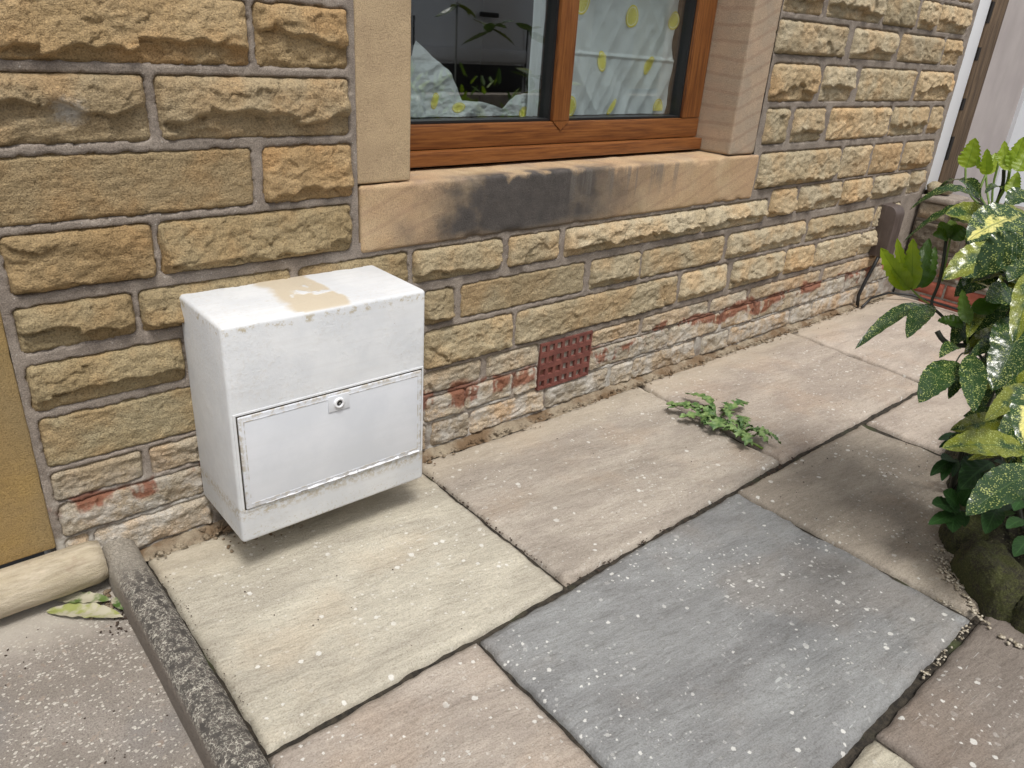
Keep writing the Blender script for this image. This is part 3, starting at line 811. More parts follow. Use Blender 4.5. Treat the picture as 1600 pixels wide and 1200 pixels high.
STONES = [
    ('A', 0.183, 0.602, 0.943, 1.048),
    ('A', 0.617, 0.801, 0.943, 1.048),
    ('B', 0.16, 0.415, 0.819, 0.924),
    ('B', 0.434, 0.801, 0.819, 0.924),
    ('C', 0.162, 0.59, 0.694, 0.8),
    ('C', 0.613, 0.805, 0.694, 0.8),
    ('D', 0.164, 0.395, 0.579, 0.677),
    ('D', 0.407, 0.798, 0.579, 0.677),
    ('E', 0.16, 0.345, 0.475, 0.555),
    ('E', 0.358, 0.653, 0.475, 0.555),
    ('E', 0.675, 0.942, 0.475, 0.555),
    ('E', 0.96, 1.228, 0.475, 0.555),
    ('E', 1.252, 1.433, 0.475, 0.555),
    ('E', 1.455, 2.079, 0.475, 0.555),
    ('E', 2.086, 2.447, 0.475, 0.555),
    ('E2', 2.469, 2.641, 0.487, 0.583),
    ('E2', 2.663, 2.971, 0.487, 0.583),
    ('E2', 2.987, 3.225, 0.487, 0.583),
    ('E2', 3.254, 3.565, 0.487, 0.583),
    ('E2', 3.597, 3.745, 0.487, 0.583),
    ('F', 0.16, 0.422, 0.362, 0.45),
    ('F', 0.438, 0.597, 0.362, 0.45),
    ('F', 0.619, 0.811, 0.362, 0.45),
    ('F', 0.836, 0.978, 0.362, 0.45),
    ('F', 0.991, 1.08, 0.362, 0.45),
    ('F', 1.104, 1.546, 0.362, 0.45),
    ('F', 1.572, 1.785, 0.362, 0.45),
    ('F', 1.8, 2.222, 0.362, 0.45),
    ('F', 2.252, 2.751, 0.362, 0.45),
    ('F', 2.784, 3.321, 0.362, 0.45),
    ('F', 3.345, 3.569, 0.362, 0.45),
    ('G', 0.16, 0.464, 0.245, 0.345),
    ('G', 0.484, 0.679, 0.245, 0.345),
    ('G', 0.71, 0.97, 0.245, 0.345),
    ('G', 0.993, 1.281, 0.245, 0.345),
    ('G', 1.297, 1.994, 0.245, 0.345),
    ('G', 2.018, 2.276, 0.245, 0.345),
    ('G', 2.311, 2.644, 0.245, 0.345),
    ('G', 2.667, 2.868, 0.245, 0.345),
    ('G', 2.893, 3.254, 0.245, 0.345),
    ('G', 3.272, 3.547, 0.245, 0.345),
    ('H', 0.16, 0.317, 0.172, 0.232),
    ('H', 0.334, 0.524, 0.172, 0.232),
    ('H', 0.545, 0.806, 0.172, 0.232),
    ('H', 0.832, 0.981, 0.172, 0.232),
    ('H', 0.991, 1.177, 0.172, 0.232),
    ('H', 1.199, 1.388, 0.172, 0.232),
    ('H2', 1.613, 1.834, 0.172, 0.223),
    ('H2', 1.849, 2.198, 0.172, 0.223),
    ('H2', 2.217, 2.44, 0.172, 0.223),
    ('H2', 2.462, 2.968, 0.172, 0.223),
    ('H2', 3.005, 3.619, 0.172, 0.223),
    ('I', 0.16, 0.43, 0.092, 0.16),
    ('I', 0.447, 0.735, 0.092, 0.16),
    ('I', 0.761, 0.992, 0.092, 0.16),
    ('I', 1.0, 1.127, 0.092, 0.16),
    ('I', 1.133, 1.297, 0.092, 0.16),
    ('I', 1.307, 1.391, 0.092, 0.16),
    ('I', 1.61, 1.991, 0.092, 0.16),
    ('I', 2.001, 2.285, 0.092, 0.16),
    ('I', 2.309, 2.508, 0.092, 0.16),
    ('I', 2.517, 2.862, 0.092, 0.16),
    ('I', 2.877, 3.216, 0.092, 0.16),
    ('I', 3.239, 3.676, 0.092, 0.16),
    ('J', 0.16, 0.201, 0.012, 0.08),
    ('J', 0.211, 0.438, 0.012, 0.08),
    ('J', 0.459, 0.698, 0.012, 0.08),
    ('J', 0.723, 1.003, 0.012, 0.08),
    ('J', 1.024, 1.146, 0.012, 0.08),
    ('J', 1.153, 1.425, 0.012, 0.08),
    ('J', 1.435, 1.705, 0.012, 0.08),
    ('J', 1.726, 1.823, 0.012, 0.08),
    ('J', 1.832, 2.162, 0.012, 0.08),
    ('J', 2.208, 2.366, 0.012, 0.08),
    ('J', 2.382, 2.792, 0.012, 0.08),
    ('J', 2.811, 2.969, 0.012, 0.08),
    ('J', 2.985, 3.578, 0.012, 0.08),
    ('R5', 2.352, 2.896, 0.596, 0.714),
    ('R5', 2.921, 3.147, 0.596, 0.714),
    ('R5', 3.174, 3.425, 0.596, 0.714),
    ('R5', 3.456, 3.745, 0.596, 0.714),
    ('R4', 2.337, 2.475, 0.745, 0.856),
    ('R4', 2.512, 2.712, 0.745, 0.856),
    ('R4', 2.758, 3.235, 0.745, 0.856),
    ('R4', 3.258, 3.594, 0.745, 0.856),
    ('R4', 3.627, 3.745, 0.745, 0.856),
    ('R3', 2.324, 2.605, 0.88, 0.994),
    ('R3', 2.648, 2.864, 0.88, 0.994),
    ('R3', 2.913, 3.376, 0.88, 0.994),
    ('R3', 3.412, 3.745, 0.88, 0.994),
    ('R2', 2.309, 2.747, 1.024, 1.12),
    ('R2', 2.793, 3.129, 1.024, 1.12),
    ('R2', 3.168, 3.554, 1.024, 1.12),
    ('R2', 3.58, 3.745, 1.024, 1.12),
    ('R1', 2.313, 2.545, 1.143, 1.24),
    ('R1', 2.578, 2.963, 1.143, 1.24),
    ('R1', 2.983, 3.24, 1.143, 1.24),
    ('R1', 3.269, 3.422, 1.143, 1.24),
    ('R1', 3.453, 3.745, 1.143, 1.24),
]
LEAVES = [
    [1.837, -0.809, 0.827, 1.844, -0.807, 0.889, -0.941, -0.318, 0.116, 0.0431, 0.02, 2],
    [1.844, -0.85, 0.819, 1.835, -0.839, 0.872, -0.935, -0.345, -0.087, 0.0263, 0.02, 2],
    [1.844, -0.85, 0.819, 1.894, -0.839, 0.861, -0.589, -0.255, 0.767, 0.0251, 0.02, 2],
    [1.842, -0.84, 0.832, 1.838, -0.825, 0.851, -0.941, -0.332, 0.064, 0.0136, 0.02, 2],
    [1.766, -0.914, 0.843, 1.772, -0.886, 0.896, -0.95, -0.217, 0.222, 0.0253, 0.02, 2],
    [1.77, -0.914, 0.848, 1.779, -0.915, 0.907, -0.95, -0.28, 0.14, 0.0365, 0.02, 2],
    [1.731, -0.937, 0.803, 1.755, -0.932, 0.844, -0.822, -0.251, 0.512, 0.027, 0.02, 2],
    [1.813, -0.876, 0.852, 1.82, -0.869, 0.874, -0.907, -0.219, 0.358, 0.0136, 0, 2],
    [1.659, -0.958, 0.854, 1.683, -0.955, 0.894, -0.816, -0.271, 0.51, 0.0316, 0.02, 2],
    [1.767, -0.878, 0.783, 1.693, -0.862, 0.82, -0.106, -0.972, 0.208, 0.0302, -0.02, 0],
    [1.814, -0.847, 0.78, 1.862, -0.755, 0.761, 0.015, 0.195, 0.981, 0.0301, -0.12, 0],
    [1.763, -0.882, 0.771, 1.703, -0.772, 0.741, -0.313, 0.087, 0.946, 0.0391, -0.14, 0],
    [1.71, -0.911, 0.766, 1.677, -0.788, 0.678, -0.411, 0.455, 0.79, 0.0411, -0.12, 0],
    [1.747, -0.92, 0.805, 1.66, -0.916, 0.805, -0.004, -0.079, 0.997, 0.0195, -0.05, 0],
    [1.357, -1.076, 0.824, 1.246, -1.041, 0.79, -0.361, -0.279, 0.89, 0.0697, -0.03, 1],
    [1.487, -1.018, 0.748, 1.377, -0.982, 0.694, -0.498, -0.305, 0.811, 0.0552, -0.04, 4],
    [1.269, -1.11, 0.808, 1.241, -1.068, 0.74, -0.899, 0.093, 0.428, 0.0563, -0.05, 0],
    [1.544, -0.998, 0.744, 1.465, -0.979, 0.732, -0.154, -0.018, 0.988, 0.0303, -0.08, 0],
    [1.768, -0.795, 0.561, 1.699, -0.735, 0.651, -0.705, -0.706, -0.07, 0.0449, 0.03, 2],
    [1.771, -0.797, 0.561, 1.779, -0.766, 0.67, -0.913, -0.371, 0.172, 0.0412, 0.03, 2],
    [1.794, -0.792, 0.556, 1.871, -0.767, 0.66, -0.742, -0.27, 0.614, 0.0431, 0.03, 5],
    [1.831, -0.797, 0.554, 1.899, -0.776, 0.639, -0.723, -0.255, 0.642, 0.0362, 0.03, 5],
    [1.75, -0.845, 0.692, 1.684, -0.837, 0.705, -0.008, -0.869, 0.494, 0.0279, -0.02, 5],
    [1.748, -0.845, 0.689, 1.747, -0.823, 0.723, -0.911, -0.358, 0.205, 0.0314, 0.0, 5],
    [1.752, -0.847, 0.692, 1.783, -0.86, 0.715, -0.648, -0.425, 0.633, 0.044, 0.0, 5],
    [1.749, -0.846, 0.689, 1.811, -0.823, 0.721, -0.422, -0.114, 0.899, 0.0297, 0.0, 5],
    [1.702, -0.859, 0.553, 1.469, -0.834, 0.493, -0.258, -0.097, 0.961, 0.0359, -0.12, 0],
    [1.692, -0.876, 0.559, 1.533, -0.901, 0.526, -0.185, -0.113, 0.976, 0.0443, -0.05, 0],
    [1.679, -0.948, 0.545, 1.64, -0.912, 0.546, -0.277, -0.325, 0.904, 0.0393, 0, 5],
    [1.634, -0.971, 0.562, 1.64, -0.938, 0.622, -0.914, -0.31, 0.262, 0.0264, 0.02, 5],
    [1.645, -0.967, 0.583, 1.703, -0.998, 0.617, -0.604, -0.341, 0.72, 0.0385, 0.02, 5],
    [1.744, -0.937, 0.537, 1.651, -0.949, 0.502, -0.32, -0.215, 0.923, 0.0449, -0.03, 0],
    [1.748, -0.942, 0.535, 1.673, -0.974, 0.495, -0.457, -0.04, 0.889, 0.0425, -0.03, 0],
    [1.761, -0.952, 0.538, 1.761, -0.988, 0.48, -0.888, -0.391, 0.243, 0.0429, -0.03, 0],
    [1.829, -0.942, 0.534, 1.798, -0.999, 0.517, -0.589, 0.08, 0.804, 0.0449, -0.03, 0],
    [1.578, -0.99, 0.497, 1.42, -0.994, 0.452, -0.262, -0.223, 0.939, 0.0576, -0.03, 0],
    [1.609, -0.977, 0.514, 1.531, -0.97, 0.509, -0.084, -0.242, 0.967, 0.0278, -0.05, 0],
    [1.6, -0.991, 0.48, 1.516, -1.013, 0.442, -0.385, -0.112, 0.916, 0.0262, -0.02, 0],
    [1.578, -1.006, 0.52, 1.451, -1.077, 0.46, -0.434, 0.016, 0.901, 0.047, -0.02, 0],
    [1.653, -1.056, 0.573, 1.529, -1.075, 0.481, -0.574, -0.15, 0.805, 0.0728, -0.04, 0],
    [1.698, -1.072, 0.494, 1.601, -1.079, 0.46, -0.322, -0.109, 0.941, 0.0482, -0.04, 4],
    [1.397, -1.094, 0.735, 1.284, -1.135, 0.648, -0.587, -0.088, 0.805, 0.0364, -0.03, 4],
    [1.464, -1.131, 0.535, 1.312, -1.13, 0.506, -0.186, -0.173, 0.967, 0.0366, -0.03, 4],
    [1.307, -1.179, 0.588, 1.194, -1.214, 0.535, -0.416, -0.033, 0.909, 0.0546, -0.05, 1],
    [1.446, -1.179, 0.432, 1.27, -1.095, 0.453, -0.082, -0.401, 0.912, 0.0595, -0.03, 4],
    [1.183, -1.245, 0.517, 1.027, -1.213, 0.485, -0.227, -0.144, 0.963, 0.0569, -0.04, 0],
    [1.728, -1.026, 0.609, 1.614, -0.991, 0.618, -0.05, -0.399, 0.915, 0.0729, -0.04, 0],
    [1.709, -1.031, 0.574, 1.611, -1.028, 0.532, -0.389, -0.234, 0.891, 0.0481, -0.03, 0],
    [1.738, -1.038, 0.486, 1.641, -1.072, 0.41, -0.59, -0.105, 0.8, 0.0475, -0.03, 0],
    [1.633, -1.124, 0.434, 1.516, -1.116, 0.397, -0.308, -0.17, 0.936, 0.0478, -0.03, 0],
    [1.592, -1.008, 0.797, 1.517, -0.997, 0.776, -0.289, -0.172, 0.942, 0.05, -0.03, 4],
    [1.688, -0.978, 0.818, 1.628, -0.968, 0.794, -0.397, -0.302, 0.867, 0.0414, -0.02, 0],
    [1.693, -1.004, 0.712, 1.598, -1.021, 0.667, -0.402, -0.144, 0.904, 0.0465, -0.03, 0],
    [1.76, -0.991, 0.593, 1.657, -0.976, 0.538, -0.484, -0.226, 0.845, 0.0494, -0.03, 0],
    [1.788, -0.799, 0.559, 1.773, -0.735, 0.664, -0.883, -0.446, 0.146, 0.0309, 0.03, 2],
    [1.771, -0.797, 0.561, 1.726, -0.759, 0.605, -0.494, -0.841, 0.221, 0.0305, 0.0, 2],
    [1.893, -0.973, 0.22, 1.789, -0.945, 0.234, 0.03, -0.355, 0.934, 0.025, -0.02, 3],
    [1.886, -0.969, 0.217, 1.786, -0.953, 0.217, -0.04, -0.251, 0.967, 0.0179, -0.02, 3],
    [1.896, -0.974, 0.223, 1.88, -0.949, 0.241, -0.464, -0.694, 0.551, 0.0235, 0, 3],
    [1.905, -0.982, 0.224, 1.903, -0.968, 0.243, -0.724, -0.589, 0.358, 0.0185, 0, 3],
    [1.916, -0.993, 0.222, 1.916, -0.981, 0.241, -0.777, -0.533, 0.336, 0.0209, 0, 3],
    [1.933, -1.009, 0.222, 1.933, -0.986, 0.259, -0.837, -0.465, 0.289, 0.0145, 0, 3],
    [1.927, -1.004, 0.22, 1.945, -1.004, 0.246, -0.813, -0.148, 0.563, 0.02, 0, 3],
    [1.943, -1.016, 0.224, 1.978, -1.031, 0.25, -0.63, -0.147, 0.763, 0.0219, 0, 3],
    [1.922, -1.039, 0.276, 1.896, -1.014, 0.278, -0.233, -0.316, 0.92, 0.0112, 0, 3],
    [1.945, -1.015, 0.23, 1.954, -1.007, 0.255, -0.889, -0.232, 0.394, 0.0056, 0, 3],
    [1.966, -1.041, 0.218, 1.996, -1.056, 0.237, -0.567, -0.099, 0.818, 0.0261, 0, 3],
    [1.806, -0.985, 0.195, 1.706, -0.977, 0.181, -0.153, -0.228, 0.962, 0.0258, -0.01, 3],
    [1.805, -0.986, 0.192, 1.723, -0.998, 0.172, -0.219, -0.118, 0.969, 0.0222, -0.01, 3],
    [1.811, -0.988, 0.198, 1.743, -1.01, 0.182, -0.228, -0.004, 0.974, 0.0164, -0.01, 3],
    [1.808, -0.987, 0.195, 1.733, -0.978, 0.219, 0.253, -0.321, 0.912, 0.0305, -0.01, 3],
    [1.819, -1.056, 0.219, 1.667, -1.05, 0.199, -0.135, -0.182, 0.974, 0.0619, -0.02, 3],
    [1.838, -1.056, 0.199, 1.741, -1.017, 0.216, 0.038, -0.317, 0.947, 0.0531, -0.02, 3],
    [1.845, -1.033, 0.176, 1.741, -1.032, 0.144, -0.292, -0.152, 0.944, 0.0339, -0.02, 3],
    [1.698, -1.056, 0.139, 1.594, -1.027, 0.178, 0.208, -0.434, 0.877, 0.0447, -0.01, 3],
    [1.695, -1.057, 0.133, 1.579, -1.038, 0.137, -0.004, -0.23, 0.973, 0.0308, -0.01, 3],
    [1.692, -1.053, 0.136, 1.614, -1.078, 0.125, -0.147, 0.022, 0.989, 0.0386, -0.01, 3],
    [1.699, -1.056, 0.14, 1.639, -1.028, 0.193, 0.016, -0.877, 0.481, 0.0468, -0.01, 3],
    [1.698, -1.057, 0.136, 1.657, -1.086, 0.126, -0.307, 0.108, 0.945, 0.0249, -0.01, 3],
    [1.702, -1.055, 0.147, 1.688, -1.068, 0.201, -0.962, 0.18, -0.206, 0.0348, -0.01, 3],
    [1.701, -1.12, 0.183, 1.562, -1.143, 0.183, 0.002, -0.013, 1.0, 0.0407, -0.02, 3],
    [1.627, -1.183, 0.214, 1.49, -1.184, 0.251, 0.26, -0.078, 0.962, 0.0276, -0.02, 3],
    [1.628, -1.204, 0.182, 1.489, -1.212, 0.204, 0.159, -0.047, 0.986, 0.0341, -0.02, 3],
    [1.735, -1.142, 0.198, 1.592, -1.144, 0.225, 0.186, -0.11, 0.976, 0.0415, -0.02, 3],
    [1.641, -1.172, 0.251, 1.562, -1.172, 0.255, 0.05, -0.103, 0.993, 0.0294, -0.02, 3],
    [1.909, -0.924, 0.62, 1.812, -0.875, 0.559, -0.617, -0.332, 0.714, 0.0612, -0.0513046736447136, 0],
    [1.817, -1.073, 0.435, 1.748, -1.136, 0.339, -0.734, -0.19, 0.652, 0.042, -0.0037253574870020276, 0],
    [1.874, -1.026, 0.532, 1.794, -0.993, 0.484, -0.563, -0.196, 0.803, 0.0387, -0.011825185018495103, 4],
    [1.926, -0.964, 0.702, 1.804, -0.92, 0.674, -0.356, -0.473, 0.806, 0.0464, -0.036853338933906625, 0],
    [1.744, -0.931, 0.735, 1.618, -0.871, 0.761, -0.198, -0.709, 0.677, 0.0546, -0.040881530840775226, 4],
    [1.93, -0.983, 0.572, 1.78, -0.991, 0.491, -0.463, -0.151, 0.873, 0.0391, -0.019445893085153647, 0],
    [1.851, -1.049, 0.248, 1.691, -0.99, 0.29, 0.001, -0.578, 0.816, 0.0509, -0.033645999220632716, 0],
    [1.924, -1.0, 0.498, 1.838, -1.001, 0.446, -0.51, -0.155, 0.846, 0.052, -0.051233120270022574, 0],
    [1.775, -1.03, 0.54, 1.601, -1.0, 0.506, -0.247, -0.474, 0.845, 0.0395, -0.03787449422418068, 0],
    [1.754, -1.065, 0.336, 1.699, -1.124, 0.294, -0.674, 0.109, 0.73, 0.0493, -0.02437880769692228, 0],
    [1.776, -1.057, 0.495, 1.678, -0.998, 0.523, -0.17, -0.639, 0.751, 0.0469, -0.012831292238462286, 0],
    [1.738, -1.077, 0.476, 1.654, -1.064, 0.411, -0.618, -0.229, 0.752, 0.0471, -0.015348100416346183, 0],
    [1.879, -0.992, 0.492, 1.799, -1.042, 0.442, -0.504, -0.056, 0.862, 0.0323, -0.044825643019079334, 4],
    [1.809, -0.905, 0.716, 1.704, -0.854, 0.739, -0.211, -0.729, 0.652, 0.0573, -0.05639693610003029, 4],
    [1.735, -1.108, 0.326, 1.619, -1.158, 0.265, -0.469, 0.011, 0.883, 0.0332, -0.00040696244525620373, 0],
    [1.863, -1.051, 0.438, 1.776, -0.985, 0.539, -0.446, -0.875, 0.188, 0.045, -0.03663590138748397, 0],
    [1.851, -0.858, 0.709, 1.786, -0.894, 0.646, -0.646, -0.144, 0.749, 0.034, -0.030792921232677788, 0],
    [1.757, -1.005, 0.525, 1.657, -0.974, 0.489, -0.414, -0.371, 0.831, 0.0398, -0.05127470831988838, 4],
    [1.886, -0.954, 0.64, 1.794, -0.968, 0.573, -0.566, -0.157, 0.81, 0.0447, -0.019939906425192486, 4],
    [1.93, -0.886, 0.622, 1.861, -0.835, 0.619, -0.476, -0.607, 0.636, 0.055, -0.03352583809178719, 0],
    [1.843, -0.88, 0.723, 1.812, -0.916, 0.653, -0.765, -0.368, 0.528, 0.0418, -0.03407014733728072, 0],
    [1.888, -0.938, 0.52, 1.767, -0.969, 0.463, -0.401, -0.106, 0.91, 0.0297, -0.05517351890990703, 0],
    [1.759, -0.983, 0.671, 1.625, -0.936, 0.647, -0.293, -0.389, 0.874, 0.0556, -0.050508772716325735, 0],
    [1.731, -0.961, 0.586, 1.613, -0.983, 0.538, -0.343, -0.176, 0.923, 0.0323, -0.03886362361609456, 4],
    [1.688, -1.059, 0.487, 1.541, -1.047, 0.468, -0.149, -0.378, 0.914, 0.0448, -0.013339351126019722, 4],
    [1.878, -1.047, 0.287, 1.731, -0.992, 0.334, -0.104, -0.793, 0.601, 0.0428, -0.05849959116175342, 0],
    [1.971, -0.922, 0.64, 1.925, -0.859, 0.727, -0.515, -0.8, 0.307, 0.0486, -0.0026976986099664646, 0],
    [1.73, -0.996, 0.476, 1.616, -1.049, 0.408, -0.468, -0.116, 0.876, 0.0434, -0.015596267933755098, 0],
    [1.946, -0.887, 0.698, 1.87, -0.947, 0.632, -0.558, -0.183, 0.809, 0.047, -0.0373876238723269, 0],
    [1.776, -1.056, 0.343, 1.641, -1.001, 0.33, -0.272, -0.468, 0.841, 0.0465, -0.02229148352983322, 4],
    [1.817, -0.958, 0.713, 1.671, -0.94, 0.706, -0.079, -0.267, 0.96, 0.05, -0.0065641330858881575, 0],
    [1.769, -0.998, 0.644, 1.684, -0.922, 0.685, -0.433, -0.752, 0.496, 0.0389, -0.01721701719080382, 0],
    [1.952, -0.887, 0.713, 1.818, -0.864, 0.683, -0.257, -0.303, 0.917, 0.0398, -0.02432112438779687, 0],
    [1.813, -0.998, 0.491, 1.692, -1.016, 0.43, -0.429, -0.14, 0.892, 0.0429, -0.029173230266773494, 0],
    [1.918, -0.919, 0.609, 1.871, -0.832, 0.697, -0.812, -0.57, 0.13, 0.0415, -0.012054151175418727, 0],
    [1.969, -0.95, 0.574, 1.887, -0.954, 0.493, -0.687, -0.182, 0.704, 0.0336, -0.05306361453450116, 0],
    [1.769, -1.074, 0.384, 1.719, -1.103, 0.272, -0.853, -0.265, 0.45, 0.0379, -0.013721459892456628, 4],
    [1.892, -0.903, 0.708, 1.791, -0.9, 0.621, -0.639, -0.232, 0.733, 0.0402, -0.04415430155874202, 0],
]
STEMS = [
    [[[1.837, -0.809, 0.827], [1.83, -0.821, 0.799], [1.81, -0.85, 0.772], [1.808, -0.889, 0.753]], 0.0022, 1],
    [[[1.844, -0.85, 0.819], [1.83, -0.852, 0.797], [1.823, -0.857, 0.779], [1.808, -0.889, 0.753]], 0.0025, 1],
    [[[1.844, -0.85, 0.819], [1.837, -0.865, 0.786], [1.81, -0.891, 0.753]], 0.0022, 1],
    [[[1.813, -0.876, 0.852], [1.815, -0.879, 0.803], [1.812, -0.893, 0.753]], 0.0022, 1],
    [[[1.766, -0.914, 0.843], [1.789, -0.91, 0.811], [1.816, -0.892, 0.759]], 0.003, 1],
    [[[1.781, -0.899, 0.841], [1.795, -0.902, 0.809], [1.819, -0.895, 0.76]], 0.0035, 0],
    [[[1.731, -0.937, 0.803], [1.778, -0.922, 0.775], [1.816, -0.9, 0.747]], 0.0025, 1],
    [[[1.814, -0.847, 0.78], [1.804, -0.88, 0.762], [1.81, -0.892, 0.75]], 0.0018, 0],
    [[[1.763, -0.882, 0.771], [1.81, -0.892, 0.75]], 0.002, 0],
    [[[1.71, -0.911, 0.766], [1.81, -0.894, 0.748]], 0.002, 0],
    [[[1.81, -0.891, 0.753], [1.848, -0.909, 0.684], [1.894, -0.942, 0.556], [1.898, -1.002, 0.372], [1.852, -1.083, 0.224], [1.784, -1.167, 0.11]], 0.006, 0],
    [[[1.748, -0.844, 0.69], [1.731, -0.858, 0.644], [1.723, -0.865, 0.598], [1.713, -0.867, 0.557], [1.703, -0.897, 0.541], [1.695, -0.932, 0.523], [1.688, -0.965, 0.506], [1.724, -0.986, 0.476], [1.753, -1.004, 0.444], [1.802, -1.046, 0.353], [1.807, -1.121, 0.193]], 0.0032, 0],
    [[[1.754, -0.85, 0.69], [1.738, -0.86, 0.651], [1.731, -0.868, 0.605]], 0.002, 1],
    [[[1.77, -0.795, 0.563], [1.74, -0.832, 0.556], [1.711, -0.866, 0.555]], 0.002, 1],
    [[[1.703, -0.859, 0.555], [1.712, -0.867, 0.554]], 0.002, 0],
    [[[1.635, -0.919, 0.527], [1.64, -0.933, 0.512], [1.663, -0.946, 0.5], [1.687, -0.967, 0.501]], 0.0055, 0],
    [[[1.634, -0.971, 0.562], [1.66, -0.967, 0.535], [1.687, -0.966, 0.503]], 0.0022, 1],
    [[[1.646, -0.968, 0.583], [1.635, -0.97, 0.564]], 0.002, 1],
    [[[1.577, -0.988, 0.499], [1.609, -0.983, 0.505], [1.645, -0.986, 0.505], [1.695, -0.974, 0.502]], 0.0015, 0],
    [[[1.578, -1.006, 0.52], [1.68, -0.978, 0.499]], 0.0018, 0],
    [[[1.703, -0.998, 0.617], [1.727, -0.97, 0.579], [1.739, -0.958, 0.544], [1.69, -0.967, 0.506]], 0.0025, 0],
    [[[1.487, -1.018, 0.748], [1.624, -1.013, 0.717], [1.849, -0.989, 0.606]], 0.002, 0],
    [[[1.357, -1.076, 0.824], [1.432, -1.075, 0.814], [1.662, -1.062, 0.694]], 0.002, 0],
]
STEMS_SMALL = [
    [[[1.893, -0.973, 0.22], [1.926, -1.006, 0.215], [1.956, -1.058, 0.177], [1.889, -1.115, 0.107]], 0.0015],
    [[[1.944, -1.017, 0.224], [1.945, -1.032, 0.203], [1.915, -1.09, 0.137]], 0.0015],
    [[[1.806, -0.985, 0.195], [1.867, -1.013, 0.167], [1.856, -1.071, 0.13], [1.822, -1.13, 0.106]], 0.0015],
    [[[1.695, -1.056, 0.136], [1.739, -1.073, 0.125], [1.768, -1.106, 0.114], [1.764, -1.146, 0.114]], 0.0015],
]


for i, (k, x0, x1, z0, z1) in enumerate(STONES):
    add_stone(k, x0, x1, z0, z1, i + 1)
# courses above the picture, so that the wall goes on
seed = 300
for z0, z1, k in ((1.068, 1.155, 'A'), (1.175, 1.28, 'A'), (1.30, 1.40, 'A'), (1.42, 1.52, 'A'), (1.54, 1.64, 'A'), (1.66, 1.76, 'A')):
    x = .17
    while x < .78:
        w = random.uniform(.2, .38); x1 = x + w
        if x1 > .68: x1 = .803
        add_stone(k, x, x1, z0, z1, seed, force='flat'); seed += 1; x = x1 + .02
for z0, z1 in ((1.262, 1.36), (1.382, 1.49), (1.512, 1.62), (1.642, 1.74)):
    x = 2.33
    while x < 3.7:
        w = random.uniform(.16, .45); x1 = x + w
        if x1 > 3.58: x1 = 3.74
        add_stone('R', x, x1, z0, z1, seed, force='flat'); seed += 1; x = x1 + .022

# raised pointing: proud in the joints, dropping behind the margin of every stone
def mortar_patch(x0, x1, z0, z1, st):
    nx = int((x1 - x0) / st) + 2; nz = int((z1 - z0) / st) + 2
    xs = np.linspace(x0, x1, nx); zs = np.linspace(z0, z1, nz)
    X, Z = np.meshgrid(xs, zs, indexing='ij')
    D = np.full(X.shape, -1.0)          # depth inside a stone outline
    wob = .0042 * fbm(X * 34, Z * 34, 4, 12) + .0015 * fbm(X * 150, Z * 150, 2, 5)
    for q in OUTLINES:
        a0, a1, b0, b1 = q
        if a1 < x0 or a0 > x1 or b1 < z0 or b0 > z1: continue
        i0, i1 = np.searchsorted(xs, (a0 - .01, a1 + .01)); j0, j1 = np.searchsorted(zs, (b0 - .01, b1 + .01))
        if i1 <= i0 or j1 <= j0: continue
        xx = X[i0:i1, j0:j1]; zz = Z[i0:i1, j0:j1]
        dx = np.minimum(xx - a0, a1 - xx); dz = np.minimum(zz - b0, b1 - zz)
        c_ = .010
        cc = c_ - np.hypot(np.maximum(c_ - dx, 0), np.maximum(c_ - dz, 0))
        d = np.where((dx < c_) & (dz < c_), cc, np.minimum(dx, dz))
        D[i0:i1, j0:j1] = np.maximum(D[i0:i1, j0:j1], d)
    worn = smooth(.22, .08, Z)
    proud = -.0028 + .0016 * fbm(X * 30, Z * 30, 3, 2) + .0007 * fbm(X * 190, Z * 190, 2, 3) + .006 * worn * np.clip(fbm(X * 9, Z * 14, 3, 7) * .8 + .5, 0, 1.2)
    drop = smooth(-.0006, .0036, D + wob)
    Y = proud + .016 * drop
    return np.stack([X.ravel(), Y.ravel(), Z.ravel()], 1), grid_faces(nx, nz)
for r_ in ((.143, 1.9, -.06, .592, .0038), (1.9, 3.80, -.06, .592, .0055), (.143, .816, .592, 1.17, .0042), (2.302, 3.80, .592, 1.30, .0055), (.143, .816, 1.17, 1.80, .02), (2.302, 3.80, 1.30, 1.80, .02)):
    v, f = mortar_patch(*r_)
    me = bpy.data.meshes.new("mortar_bed"); me.vertices.add(len(v)); me.vertices.foreach_set("co", v.ravel())
    me.loops.add(len(f) * 4); me.polygons.add(len(f)); me.loops.foreach_set("vertex_index", f.astype(np.int32).ravel())
    me.polygons.foreach_set("loop_start", np.arange(0, len(f) * 4, 4, dtype=np.int32)); me.update(calc_edges=True)
    place("mortar_bed", me, MORTAR, wall, (0, 0, 0))["kind"] = "stuff"
# core of the wall behind the mortar
mb = MB().box(.143, .940, .03, .24, -.15, 1.85).box(2.166, 3.80, .03, .24, -.15, 1.85).box(.945, 2.157, .03, .24, -.15, .56)
mb.obj("wall_core", MORTAR, wall)

